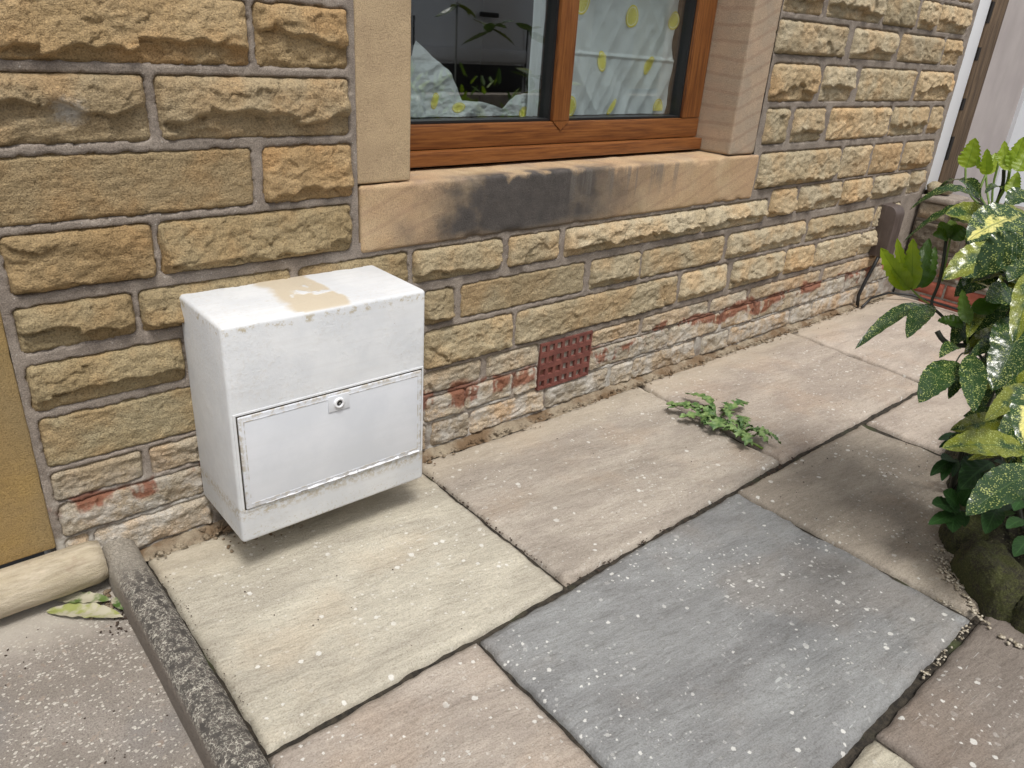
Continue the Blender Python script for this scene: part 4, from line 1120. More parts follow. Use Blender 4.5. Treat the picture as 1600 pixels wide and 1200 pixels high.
def worn_box(name, x0, x1, y0, y1, z0, z1, mt, parent, seed, amp=.0015, r=.008, step=.012):
    """a sawn stone with slightly worn arrises and uneven faces"""
    me = MB().box(x0, x1, y0, y1, z0, z1).mesh(name)
    bm = bmesh.new(); bm.from_mesh(me)
    bmesh.ops.bevel(bm, geom=bm.edges[:], offset=r, segments=3, affect='EDGES', profile=.5)
    for ax, (a, b) in enumerate(((x0, x1), (y0, y1), (z0, z1))):
        n = int((b - a) / step)
        for k in range(1, n):
            no = [0, 0, 0]; no[ax] = 1; co = [0, 0, 0]; co[ax] = a + (b - a) * k / n
            bmesh.ops.bisect_plane(bm, geom=bm.verts[:] + bm.edges[:] + bm.faces[:], plane_co=co, plane_no=no)
    bm.normal_update()
    P = np.array([v.co[:] for v in bm.verts])
    d = amp * fbm(P[:, 0] * 13 + P[:, 1] * 7, P[:, 2] * 13 + P[:, 1] * 11, 4, seed)
    ed = ((np.minimum(P[:, 0] - x0, x1 - P[:, 0]) < r * 1.2).astype(int) + (np.minimum(P[:, 1] - y0, y1 - P[:, 1]) < r * 1.2) + (np.minimum(P[:, 2] - z0, z1 - P[:, 2]) < r * 1.2)) >= 2
    chip = np.maximum(fbm(P[:, 0] * 19 + P[:, 2] * 19, P[:, 1] * 9, 3, seed + 3) - .25, 0) * .012 * ed
    for v, q, c_ in zip(bm.verts, d, chip):
        v.co += v.normal * float(q - c_)
    bm.to_mesh(me); bm.free()
    ctr = Vector(((x0 + x1) / 2, (y0 + y1) / 2, (z0 + z1) / 2)); me.transform(Matrix.Translation(-ctr))
    return place(name, me, mt, parent, ctr)

window = empty("window", (1.55, .13, .72), parent=None)
window.location = Vector((1.55, .13, .72)) - off(wall); window.parent = wall
sill = worn_box("window_sill", .820, 2.334, -.008, .150, .568, .7135, SAND_SILL, wall, 3, amp=.0022)
ja = worn_box("jamb_stone", .817, .950, -.002, .16, .7165, 1.52, SAND_L, wall, 5, amp=.0014, r=.004)
jb = worn_box("jamb_stone", 2.160, 2.300, -.004, .16, .7175, 1.52, SAND_R, wall, 8, amp=.0020, r=.006)
ln_ = worn_box("lintel", .80, 2.32, -.004, .16, 1.523, 1.72, SAND_R, wall, 9, amp=.002, step=.05)
jd = worn_box("door_jamb", -.075, .143, -.006, .16, .0755, 1.9, SAND_D, wall, 12, amp=.0018, r=.004, step=.02)

# timber-look window
FX0, FX1, FZ0, FZ1 = .953, 2.156, .758, 1.505
def rail(x0, x1, z0, z1, y0=.130, y1=.19, vert=0, name="frame_rail", bev=.004):
    o = MB().box(x0, x1, y0, y1, z0, z1).obj(name, OAK, window, ((x0 + x1) / 2, (y0 + y1) / 2, (z0 + z1) / 2), bevel=bev)
    o.color = (vert, 0, 0, 1); return o
rail(FX0, FX1, FZ0, FZ0 + .058)
rail(FX0, FX1, 1.447, 1.505)
rail(FX0, FX0 + .066, FZ0 + .059, 1.446, vert=1, name="frame_stile")
rail(2.066, FX1, FZ0 + .059, 1.446, vert=1, name="frame_stile")
rail(1.496, 1.558, FZ0 + .059, 1.446, y0=.128, vert=1, name="mullion")
# the little mitred nose where the mullion meets the bottom rail
nose = MB().add([(1.497, .1275, .8165), (1.557, .1275, .8165), (1.527, .1275, .793), (1.497, .131, .8165), (1.557, .131, .8165), (1.527, .131, .793)], [(0, 2, 1), (0, 3, 5, 2), (2, 5, 4, 1), (0, 1, 4, 3)])
nose.obj("mullion_nose", OAK, window).color = (1, 0, 0, 1)
rail(.952, 2.156, .722, .7565, y0=.106, y1=.20, name="window_cill", bev=.003)
for x0, x1 in ((FX0 + .067, 1.4955), (1.5585, 2.0655)):
    z0, z1 = FZ0 + .059, 1.446
    xc = (x0 + x1) / 2
    g_ = MB().box(x0, x1, .1585, .1625, z0 + .001, z1)
    g_.obj("glass_pane", GLASS, window, (xc, .16, 1.1))
    k = MB()
    k.box(x0, x0 + .007, .140, .190, z0, z1).box(x1 - .007, x1, .140, .190, z0, z1).box(x0 + .007, x1 - .007, .140, .190, z0, z0 + .006).box(x0 + .007, x1 - .007, .140, .190, z1 - .006, z1)
    k.obj("gasket", GASKET, window, (xc, .165, z0))
# dim room behind
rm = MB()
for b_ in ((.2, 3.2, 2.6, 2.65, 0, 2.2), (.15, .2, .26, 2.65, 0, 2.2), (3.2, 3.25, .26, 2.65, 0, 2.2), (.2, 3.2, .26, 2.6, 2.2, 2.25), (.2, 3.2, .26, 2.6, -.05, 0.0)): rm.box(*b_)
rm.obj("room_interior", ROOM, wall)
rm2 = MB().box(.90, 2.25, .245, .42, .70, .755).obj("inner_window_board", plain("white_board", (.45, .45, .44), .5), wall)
rm3 = MB().box(.05, 3.9, .0, .9, 1.86, 1.95).obj("upper_wall", MORTAR, wall)

# air brick
ab = MB()
AX0, AX1, AZ0, AZ1, nc, nr = 1.392, 1.604, .0845, .2305, 7, 4
cw = (AX1 - AX0) / nc; chh = (AZ1 - AZ0) / nr
for i in range(nc):
    for j in range(nr):
        x0 = AX0 + i * cw; z0 = AZ0 + j * chh; cx = x0 + cw / 2; cz = z0 + chh / 2
        yf = -.009
        O = [(x0, yf, z0), (x0 + cw, yf, z0), (x0 + cw, yf, z0 + chh), (x0, yf, z0 + chh)]
        a, b_ = cw * .32, chh * .29
        I = [(cx - a, yf, cz - b_), (cx + a, yf, cz - b_), (cx + a, yf, cz + b_), (cx - a, yf, cz + b_)]
        a2, b2 = cw * .20, chh * .20
        K = [(cx - a2, .035, cz - b2), (cx + a2, .035, cz - b2), (cx + a2, .035, cz + b2), (cx - a2, .035, cz + b2)]
        ab.add(O + I + K, [(0, 1, 5, 4), (1, 2, 6, 5), (2, 3, 7, 6), (3, 0, 4, 7), (4, 5, 9, 8), (5, 6, 10, 9), (6, 7, 11, 10), (7, 4, 8, 11)])
for q in ((AX0, -.009, AX0, .02, AZ0, AZ1), (AX1, -.009, AX1, .02, AZ0, AZ1)):
    ab.add([(q[0], -.009, AZ0), (q[0], .02, AZ0), (q[0], .02, AZ1), (q[0], -.009, AZ1)], [(0, 1, 2, 3)])
for z in (AZ0, AZ1):
    ab.add([(AX0, -.009, z), (AX1, -.009, z), (AX1, .02, z), (AX0, .02, z)], [(0, 1, 2, 3)])
abo = ab.obj("air_brick", TERRA, wall, (1.498, 0, .157))
MB().box(AX0, AX1, .036, .05, AZ0, AZ1).obj("air_brick_back", HOLE, abo)

# rounded cream stone below the door jamb
mb = MB(); nx = 60; n = 22; V = []; F = []
for i in range(nx):
    x = -.9 + (.211 + .9) * i / (nx - 1)
    for k in range(n):
        t = 2 * math.pi * k / n
        r = 1 + .05 * float(perlin(x * 18, t * 1.3, 4)) 
        if i == nx - 1: r *= .90
        V.append((x, -.030 + .046 * r * math.cos(t), .034 + .0425 * r * math.sin(t)))
for i in range(nx - 1):
    for k in range(n): F.append((i * n + k, i * n + (k + 1) % n, (i + 1) * n + (k + 1) % n, (i + 1) * n + k))
F.append(tuple(range((nx - 1) * n, nx * n)))
mb.add(V, F)
tag(mb.obj("doorstep_roll", CREAM, None, (-.3, -.03, 0), smoothed=True), "cream rounded step edge running below the smooth ochre door jamb", "step")

# rounded kerb edging
prof = [(.206, -.06), (.2065, .022), (.208, .034), (.214, .046), (.226, .0525), (.246, .0525), (.262, .046), (.271, .034), (.274, .012), (.275, -.06)]
ny = 190; V = []; F = []; n = len(prof)
ys = np.linspace(.004, -2.6, ny)
for i, y in enumerate(ys):
    sh = .006 * y + .002 * float(perlin(y * 4, 0, 3))
    for k, (x, z) in enumerate(prof):
        b_ = .0022 * float(fbm(y * 16, k * .7, 3, 5)) + .0012 * float(perlin(y * 70, k, 2))
        endf = 1.0 if i else .93
        V.append((.235 + (x - .235) * endf * (1 + b_ * 8) + sh + .006, y, z * (endf if z > 0 else 1) + b_ * (z > 0)))
for i in range(ny - 1):
    for k in range(n - 1): F.append((i * n + k, i * n + k + 1, (i + 1) * n + k + 1, (i + 1) * n + k))
F.append(tuple(range(n)))
tag(MB().add(V, F).obj("kerb_edging", KERB, None, (.235, -1.0, 0), smoothed=True), "dark round-topped concrete kerb edging flecked with pale lichen, between path and paving", "kerb")

# ------------------------------------------------------------ gas meter box
BX0, BX1, BZ0, BZ1, BY = .425, .850, .087, .540, -.213
box = empty("meter_box", ((BX0 + BX1) / 2, -.10, BZ0), "white painted utility meter box with flaking lid, fixed low on the stone wall", "meter box")
bc = Vector(((BX0 + BX1) / 2, 0, BZ0))
me = MB().box(BX0, BX1, BY, -.001, BZ0, BZ1).mesh("meter_box_body")
bm = bmesh.new(); bm.from_mesh(me)
for v in bm.verts:      # the casing leans out very slightly at the foot of the door
    if v.co.z > .5 and v.co.y < -.1: v.co.y += .001
bmesh.ops.bevel(bm, geom=bm.edges[:], offset=.008, segments=3, affect='EDGES', profile=.5)
bm.to_mesh(me); bm.free()
me.transform(Matrix.Translation(-bc))
body = place("casing", me, PAINT, box, bc); me.set_sharp_from_angle(angle=math.radians(60))
DX0, DX1, DZ0, DZ1 = .4375, .838, .166, .3635
# dark gap round the door, then the door itself
MB().box(DX0 - .0026, DX1 + .0026, BY - .0006, BY + .002, DZ0 - .0026, DZ1 + .0026).obj("door_rebate", plain("dark_gap", (.05, .04, .03), .9), box)
dc = Vector(((DX0 + DX1) / 2, BY, DZ0))
door = MB().box(DX0, DX1, BY - .0048, BY + .001, DZ0, DZ1).obj("door", DOORP, box, dc, bevel=.0018)
# raised lip around the casing opening
lip = MB()
for b_ in ((DX0 - .0075, DX0 - .0028, DZ0 - .006, DZ1 + .006), (DX1 + .0028, DX1 + .0065, DZ0 - .006, DZ1 + .006)):
    lip.box(b_[0], b_[1], BY - .0010, BY + .002, b_[2], b_[3])
lip.box(DX0 - .0028, DX1 + .0028, BY - .0012, BY + .002, DZ0 - .0085, DZ0 - .0030).box(DX0 - .0028, DX1 + .0028, BY - .0010, BY + .002, DZ1 + .0030, DZ1 + .0065)
lip.obj("door_surround", PAINT, box, bc)
# inner line moulding on the door
mo = MB(); i_ = .009
for b_ in ((DX0 + i_, DX0 + i_ + .0014, DZ0 + i_, DZ1 - i_), (DX1 - i_ - .0014, DX1 - i_, DZ0 + i_, DZ1 - i_)): mo.box(b_[0], b_[1], BY - .0056, BY - .0046, b_[2], b_[3])
for z in (DZ0 + i_, DZ1 - i_ - .0014): mo.box(DX0 + i_ + .0014, DX1 - i_ - .0014, BY - .0056, BY - .0046, z, z + .0014)
mo.obj("door_moulding", DOORP, door)
MB().box(.616, .663, BY - .0072, BY - .0046, .3255, .3595).obj("lock_plate", plain("lock_plate_paint", (.68, .70, .74), .5), door, bevel=.001)
def ring(name, x, z, r0, r1, y0, y1, mt, parent, n=28):
    V = []; F = []
    for k in range(n):
        t = 2 * math.pi * k / n; c_, s_ = math.cos(t), math.sin(t)
        V += [(x + r1 * c_, y1, z + r1 * s_), (x + r1 * .93 * c_, y0, z + r1 * .93 * s_), (x + r0 * c_, y0, z + r0 * s_), (x + r0 * c_, y1 , z + r0 * s_)]
    for k in range(n):
        a = k * 4; b_ = ((k + 1) % n) * 4
        for j in range(3): F.append((a + j, b_ + j, b_ + j + 1, a + j + 1))
    return MB().add(V, F).obj(name, mt, parent, smoothed=True)
ring("lock_ring", .639, .3425, .0065, .0115, BY - .0115, BY - .0070, UPVC, door)
ring("lock_core", .639, .3425, .0018, .0066, BY - .0080, BY - .0072, LOCKD, door)
MB().tube([(.639, BY - .0070, .3425), (.639, BY - .0110, .3425)], .0026, 10).obj("lock_pin", STEEL, door, smoothed=False)
# torn paint lifting along the bottom edge of the door
V = []; F = []; nn_ = 240
for k in range(nn_):
    x = .475 + (.833 - .475) * k / (nn_ - 1)
    h_ = max(0.0, .0058 * (float(fbm(x * 26, 0, 4, 7)) + .42)) * min(1, (x - .47) * 14)
    seg_ = 1 if float(perlin(x * 34, 3.3, 2)) > -.22 else .12
    h_ = max(.0004, h_ * seg_)
    z0_ = DZ0 + .0012 + .0012 * float(perlin(x * 60, 1.2, 4))
    V += [(x, BY - .0050, z0_ + h_), (x, BY - .0062 - .25 * h_, z0_ + h_ * .6), (x, BY - .0058 - .50 * h_, z0_)]
for k in range(nn_ - 1):
    F += [(3 * k, 3 * k + 1, 3 * k + 4, 3 * k + 3), (3 * k + 1, 3 * k + 2, 3 * k + 5, 3 * k + 4)]
MB().add(V, F).obj("paint_flakes", UPVC, box, smoothed=True)["kind"] = "stuff"
# service pipe stub under the box
mb = MB().tube([(.52, -.04, .12), (.52, -.045, .05), (.515, -.05, -.01)], .011, 12)
mb.obj("service_pipe", BLACK, box, smoothed=True)
# rubble and cement dabs on the wall under the box
rb = MB()
for k in range(40):
    x = random.uniform(.41, .55); y = random.uniform(-.05, .0); r = random.uniform(.004, .014)
    c_ = Vector((x, y, .004 + random.uniform(0, .012)))
    V = [c_ + Vector((random.uniform(-1, 1), random.uniform(-1, 1), random.uniform(-.7, .7))).normalized() * r * random.uniform(.6, 1) for _ in range(8)]
    bm = bmesh.new()
    for v in V: bm.verts.new(v)
    bmesh.ops.convex_hull(bm, input=bm.verts[:]); bm.verts.index_update()
    rb.add([v.co for v in bm.verts], [[v.index for v in f.verts] for f in bm.faces]); bm.free()
tag(rb.obj("mortar_rubble", SANDY), "crumbled mortar rubble on the paving under the meter box", "rubble", kind="stuff")

# ------------------------------------------------------------ plastic sheets with lemon prints inside the window
def sheet_y(X, Z, base, amp, seed):
    a = fbm(X * 7 + Z * 2.2, Z * 2.4 - X * 1.0, 3, seed)
    b_ = np.abs(perlin(X * 9 + Z * 7.5, Z * 1.2, seed + 4)); c_ = np.abs(perlin(X * 16 - Z * 9, Z * 1.6 + X, seed + 9))
    return base + amp * (a * 1.0 + b_ * 2.6 + c_ * 1.2 + .12 * fbm(X * 40, Z * 40, 3, seed))
def lemon(x, z, r, fy, parent, ang=0.0, sq=1.0, clip=None):
    V = []; F = []; U = []; rings, n = 7, 28
    for i in range(rings + 1):
        for k in range(n):
            t = 2 * math.pi * k / n; q = r * i / rings
            dx, dz = q * math.cos(t) * sq, q * math.sin(t)
            if clip is not None: dz = max(dz, clip * r)
            X_, Z_ = x + dx * math.cos(ang) - dz * math.sin(ang), z + dx * math.sin(ang) + dz * math.cos(ang)
            V.append((X_, Z_)); U.append((.5 + .5 * dx / (r * sq), .5 + .5 * dz / r))
    for i in range(rings):
        for k in range(n): F.append((i * n + k, i * n + (k + 1) % n, (i + 1) * n + (k + 1) % n, (i + 1) * n + k))
    V = np.array(V); Y = fy(V[:, 0], V[:, 1]) - .0016
    me = mesh("lemon_print", np.stack([V[:, 0], Y, V[:, 1]], 1), F, U)
    me.transform(Matrix.Translation((-x, 0, -z)))
    return place("lemon_print", me, LEMON, parent, (x, 0, z))
fy = lambda X, Z: sheet_y(X, Z, .190, .0085, 3) + .004 * np.exp(-((Z - .985 + .02 * (X - 1.8)) / .004) ** 2) * -1.0
nx, nz = 190, 210
X, Z = np.meshgrid(np.linspace(1.572, 2.056, nx), np.linspace(.824, 1.44, nz), indexing='ij')
o = place("tablecloth_curtain", mesh("tablecloth_curtain", np.stack([X.ravel() - 1.8, (fy(X, Z)).ravel() - .2, Z.ravel() - .82], 1), grid_faces(nx, nz)), SHEET, None, (1.8, .2, .82))
tag(o, "white plastic sheet printed with lemon slices hanging flat behind the right pane", "curtain", "lemon print plastic sheets behind the window")
for x, z, r, an, sq, cl in ((1.842, 1.094, .030, 0, .95, None), (1.640, 1.115, .030, 0, .9, None), (2.045, 1.094, .026, .1, .75, None), (1.735, .970, .028, .25, .65, None), (1.942, .964, .028, -.5, .6, None),
                        (1.622, .848, .028, 0, .8, None), (2.015, .843, .026, 0, .95, -.4), (1.80, .846, .026, -.6, .35, None), (1.72, 1.25, .03, 0, 1, None), (1.93, 1.24, .03, .3, .9, None), (1.82, 1.37, .03, 0, 1, None)):
    lemon(x, z, r, fy, o, an, sq, cl)
# slumped sheet behind the left pane
top_pts = [(1.02, .955), (1.085, .958), (1.092, .962), (1.104, .998), (1.15, .967), (1.201, .935), (1.225, .898), (1.246, .862), (1.307, .860), (1.345, .852), (1.378, .842), (1.40, .862), (1.423, .876), (1.47, .882), (1.49, .888)]
px_, pz_ = zip(*top_pts)
nx, nz = 260, 60
xs = np.linspace(1.024, 1.488, nx); tt = np.linspace(0, 1, nz)
tz = np.interp(xs, px_, pz_) + .0018 * fbm(xs * 40, xs * 0, 3, 4)
X = xs[:, None] + 0 * tt[None, :]; Z = .824 + (tz[:, None] - .824) * tt[None, :]
fl_y = lambda X, Z: .203 + .010 * fbm(X * 11, Z * 18, 4, 8) + .016 * np.abs(perlin(X * 8 - Z * 10, Z * 9, 5)) + .02 * np.clip((Z - .85) * 3, 0, 1)
o = place("tablecloth_curtain", mesh("tablecloth_curtain", np.stack([X.ravel() - 1.2, fl_y(X, Z).ravel() - .2, Z.ravel() - .82], 1), grid_faces(nx, nz)), SHEET, None, (1.2, .2, .82))
tag(o, "white plastic lemon sheet slumped in a crumpled heap behind the left pane", "curtain", "lemon print plastic sheets behind the window")
for x, z, r, an, sq in ((1.160, .862, .020, -.4, .55), (1.232, .846, .019, -1.35, .6), (1.452, .833, .017, -1.0, .8)):
    lemon(x, z, r, fl_y, o, an, sq)
nx, nz = 14, 120
X, Z = np.meshgrid(np.linspace(1.452, 1.489, nx), np.linspace(.824, 1.44, nz), indexing='ij')
Y = .187 + .006 * np.sin(X * 260) + .003 * fbm(X * 20, Z * 12, 3, 5)
o = place("tablecloth_curtain", mesh("tablecloth_curtain", np.stack([X.ravel() - 1.47, Y.ravel() - .19, Z.ravel() - .82], 1), grid_faces(nx, nz)), SHEET, None, (1.47, .19, .82))
tag(o, "narrow gathered strip of plastic sheet hanging beside the mullion", "curtain", "lemon print plastic sheets behind the window")

# ------------------------------------------------------------ right end: cover, cable, trim, low wall
cv = MB(); V = []; F = []
cxs = 3.455; hw = .058
outline = [(-hw, 0), (-hw, .20)] + [(-hw * math.cos(math.radians(a)), .20 + .052 * math.sin(math.radians(a))) for a in range(15, 180, 15)] + [(hw, .20), (hw, 0)]
def cover(name, x, w, y0, y1, z0, z1, mt):
    prof = []
    r = .040
    side = [(y1, z0), (y0, z0)] + [(y0, z1 - r)] + [(y0 + r * (1 - math.cos(math.radians(a))), z1 - r + r * math.sin(math.radians(a))) for a in (15, 30, 45, 60, 75, 90)] + [(y1, z1)]
    n = len(side); V = [(x - w / 2, y, z) for y, z in side] + [(x + w / 2, y, z) for y, z in side]
    F = [(i, i + n, (i + 1) % n + n, (i + 1) % n) for i in range(n)] + [tuple(range(n)), tuple(range(n, 2 * n))[::-1]]
    return MB().add(V, F).obj(name, mt, None, (x, 0, z0), bevel=.004)
c_ = cover("pipe_cover", 3.428, .085, -.074, .0, .235, .458, COVER)
tag(c_, "brown curved plastic pipe cover fixed in the corner of the stone wall", "pipe cover")
cb = MB().tube([(3.395, -.045, .24), (3.385, -.035, .18), (3.36, -.030, .12), (3.335, -.028, .06), (3.345, -.032, .0)], .008, 8)
tag(cb.obj("cable", BLACK, smoothed=True), "thick black cable dropping from the brown cover to the paving", "cable")
cb = MB().tube([(3.34, -.055, .012), (3.46, -.035, .028), (3.60, -.05, .035), (3.69, -.12, .030), (3.70, -.30, .022), (3.69, -.5, .018)], .0055, 8)
tag(cb.obj("cable", BLACK, smoothed=True), "thin black cable lying along the foot of the low brick wall", "cable")
MB_ = MB().box(3.802, 3.928, -.001, .05, .488, 1.86)
tag(MB_.obj("white_trim", UPVC, None, (3.87, 0, .49), bevel=.004), "white upright trim board at the end of the stone wall", "trim")
tb = empty("timber_post", (4.03, 0, .45), "rough brown timber upright beside the white trim board", "post")
MB().box(3.932, 4.075, -.006, .07, .45, 1.86).obj("post_face", TIMBER, tb, bevel=.005)
MB().box(4.079, 4.15, .006, .07, .45, 1.86).obj("post_edge", TIMBER, tb, bevel=.004)
for z in (.62, .84, 1.05, 1.2): MB().box(3.9300, 3.956, -.0075, .004, z, z + random.uniform(.05, .11)).obj("notch", HOLE, tb)
rw = empty("rendered_wall", (5, 0, 0), "pale pinkish rendered wall of the neighbouring house", "wall")
MB().box(4.153, 4.74, .02, .20, -.1, 1.9).obj("render_panel", RENDER, rw)
MB().box(4.74, 9.0, .0, .20, -.1, 1.9).obj("white_panel", UPVC, rw)
# low boundary wall, perpendicular to the house
lw = empty("low_boundary_wall", (3.85, -.8, 0), "low boundary wall of dark stone blocks on a red brick base", "wall")
MB().box(3.765, 3.93, -1.8, -.012, -.05, .43).obj("wall_core", MORTAR, lw)
def side_block(y0, y1, z0, z1, mt, name, col=None, amp=.016, seed=1):
    w = abs(y1 - y0); h = z1 - z0
    me = stone_mesh(w, h, seed, amp, .006, 'flat')
    me.transform(Matrix.Rotation(-math.pi / 2, 4, 'Z'))
    o = place(name, me, mt, lw, (3.758, (y0 + y1) / 2, (z0 + z1) / 2))
    if col: o.color = (*col, 1)
    return o
y = -.02; sd_i = 700
while y > -1.7:
    w = .205; side_block(y - w, y, .035, .098, BRICK, "brick", amp=.004, seed=sd_i); sd_i += 1
    w2 = .205; side_block(y - w2 - .1, y - .11, -.035, .025, BRICK, "brick", amp=.004, seed=sd_i); sd_i += 1
    y -= .215
for z0, z1, ws in ((.112, .23, (.26, .34, .3, .36, .33)), (.245, .36, (.22, .30, .36, .3, .4)), (.372, .445, (.12, .26, .3, .34, .3, .3))):
    y = -.015
    for w in ws:
        q = random.uniform(.75, 1.1) * (.48 if z1 < .4 else 1.0)
        side_block(y - w, y, z0, z1, STONE, "walling_stone", (.36 * q, .31 * q, .24 * q), seed=sd_i); sd_i += 1; y -= w + .018
for i, (y0, y1) in enumerate(((-.16, -.012), (-.62, -.175), (-1.12, -.635), (-1.62, -1.135))):
    worn_box("coping_stone", 3.745, 3.94, y0, y1, .4475, .475, MORTAR, lw, 20 + i, amp=.004, step=.03)
# rubble cobbles lodged on top of the low wall
for i, (x, y, z, r, lab) in enumerate(((3.80, -.045, .505, .034, "round mossy cobble wedged against the foot of the white trim"), (3.85, -.075, .502, .030, "grey rounded cobble lying on top of the low wall, right of the mossy one"))):
    bm = bmesh.new(); bmesh.ops.create_icosphere(bm, subdivisions=3, radius=r)
    for v in bm.verts: v.co *= 1 + .25 * float(fbm(v.co.x * 40 + i, v.co.y * 40 + v.co.z * 37, 3, 4)); v.co.z *= .85; v.co.x *= 1.3
    me = bpy.data.meshes.new("cobble"); bm.to_mesh(me); bm.free()
    o = place("cobble", me, STONE, None, (x, y, z)); o.color = (.36, .33, .24, 1); tag(o, lab, "stone", "cobbles on the low wall")

# ------------------------------------------------------------ leaves
def leaf_mesh(p0, p1, nrm, w, bend, kind, nl=27, nw=8, seed=0):
    p0, p1, nrm = Vector(p0), Vector(p1), Vector(nrm)
    ax = p1 - p0; L_ = ax.length; a = ax.normalized(); s = a.cross(nrm).normalized(); nrm = s.cross(a).normalized()
    if nrm.z < -.2: pass
    V = []; F = []; U = []
    rs = random.Random(seed)
    tw = rs.uniform(-.25, .25); side = rs.uniform(-.04, .04) * L_
    cup = .22 if kind in (0, 1, 4) else (.30 if kind in (2, 5) else .15)
    for i in range(nl + 1):
        t = i / nl
        if kind in (2, 5): wd = math.sin(math.pi * min(1, t ** .80)) ** .62
        elif kind == 3: wd = math.sin(math.pi * t ** .9) ** .75
        else: wd = (math.sin(math.pi * t ** .92)) ** .72
        wd = max(wd, .035 if i < nl else 0)
        ser = 1.0
        if kind in (0, 1, 4, 2, 5) and t > .45: ser = 1 - (.34 if kind in (2, 5) else .10) * ((t * 9) % 1.0)
        c_ = p0 + ax * t + Vector((0, 0, 1)) * (4 * t * (1 - t)) * (-bend) * .25 + s * side * 4 * t * (1 - t)
        sg = s * math.cos(tw * (t - .5)) + nrm * math.sin(tw * (t - .5))
        for j in range(nw + 1):
            q = j / nw * 2 - 1
            edge = ser if abs(q) > .99 else 1.0
            x = q * w * .5 * wd * edge
            lift = abs(q) ** 1.3 * w * .5 * wd * cup + .012 * w * math.sin(t * 26 + j) * (1 if kind != 3 else .5) + .035 * w * wd * math.sin(t * 38 + (2.0 if q > 0 else 0)) * abs(q) ** 2
            V.append(c_ + sg * x + nrm * lift); U.append((t, j / nw))
    for i in range(nl):
        for j in range(nw):
            k = i * (nw + 1) + j; F.append((k, k + 1, k + nw + 2, k + nw + 1))
    return V, F, U

COLS = {0: (.05, 0, 1.0), 1: (.80, 0, 1.0), 4: (.52, 0, 1.0), 2: (0, 1, 1.0), 5: (0, .85, .55)}
bush = empty("laurel_bush", (2.02, -.92, 0), "spotted laurel bush with yellow-flecked glossy leaves at the right of the paving", "bush")
small = empty("small_shrub", (1.78, -1.02, 0), "low plain-green leafy plant growing beneath the spotted laurel", "plant")
def add_leaf(row, parent, seed, mt=None):
    x0, y0, z0, x1, y1, z1, nx_, ny_, nz_, w, bend, kind = row
    V, F, U = leaf_mesh((x0, y0, z0), (x1, y1, z1), (nx_, ny_, nz_), w, bend, kind, seed=seed)
    o_ = Vector((x0, y0, z0))
    me = mesh("leaf", [Vector(v) - o_ for v in V], F, U)
    o = place("leaf", me, mt or LEAF, parent, o_)
    if kind == 3: b_ = random.uniform(.7, 1.15); o.color = (b_, b_, b_, 1)
    else:
        c_ = COLS[kind]; o.color = (c_[0] + random.uniform(-.04, .08) if kind in (0, 1, 4) else 0, c_[1], c_[2] * random.uniform(.85, 1.15), 1)
    return o
for i, row in enumerate(LEAVES):
    if row[-1] == 3: add_leaf(row, small, i, GREEN)
    else: add_leaf(row, bush, i)
def stem(pts, r, mt, parent, name="stem"):
    # smooth the polyline
    P = [Vector(p) for p in pts]; Q = []
    for i in range(len(P) - 1):
        a = P[max(i - 1, 0)]; b_ = P[i]; c_ = P[i + 1]; d = P[min(i + 2, len(P) - 1)]
        for t in (0, .25, .5, .75):
            Q.append(.5 * ((2 * b_) + (c_ - a) * t + (2 * a - 5 * b_ + 4 * c_ - d) * t * t + (3 * b_ - a - 3 * c_ + d) * t ** 3))
    Q.append(P[-1])
    return MB().tube(Q, r, 7).obj(name, mt, parent, tuple(P[0]), smoothed=True)
for pts, r, k in STEMS: stem(pts, r, STEM_G if k else STEM_D, bush)
for pts, r in STEMS_SMALL: stem(pts, r, STEM_D, small)
# the body of the bush: shoots carrying whorls of leaves, to the right of the picture edge
protos = []
for i in range(6):
    V, F, U = leaf_mesh((0, 0, 0), (.13, 0, 0), (0, 0, 1), .05, -.03 + .012 * i, 0 if i < 4 else 4, nl=14, nw=6, seed=900 + i)
    protos.append(mesh("leaf", V, F, U)); protos[-1].materials.append(LEAF)
    protos[-1].polygons.foreach_set("use_smooth", [True] * len(protos[-1].polygons))
nleaf = 0
def whorl(cx, cy, cz, n_, scale, young=False):
    global nleaf
    c_ = Vector((cx, cy, cz)); a0 = random.uniform(0, 6.28)
    for k in range(n_):
        az = a0 + k * 2.4; el = random.uniform(-.7, .35) if not young else random.uniform(.5, 1.2)
        s_ = scale * random.uniform(.75, 1.15)
        R = Matrix.Rotation(az, 4, 'Z') @ Matrix.Rotation(-el, 4, 'Y') @ Matrix.Rotation(random.uniform(-.4, .4), 4, 'X') @ Matrix.Scale(s_, 4)
        o = bpy.data.objects.new("leaf", random.choice(protos)); link(o, bush)
        o.matrix_local = Matrix.Translation(c_ + Vector((0, 0, random.uniform(-.02, .02))) - off(bush)) @ R
        if young: o.color = (0, 1, random.uniform(.8, 1.1), 1)
        else: o.color = (random.choice((.05, .05, .45, .1, .6)), 0, random.uniform(.7, 1.1), 1)
        nleaf += 1
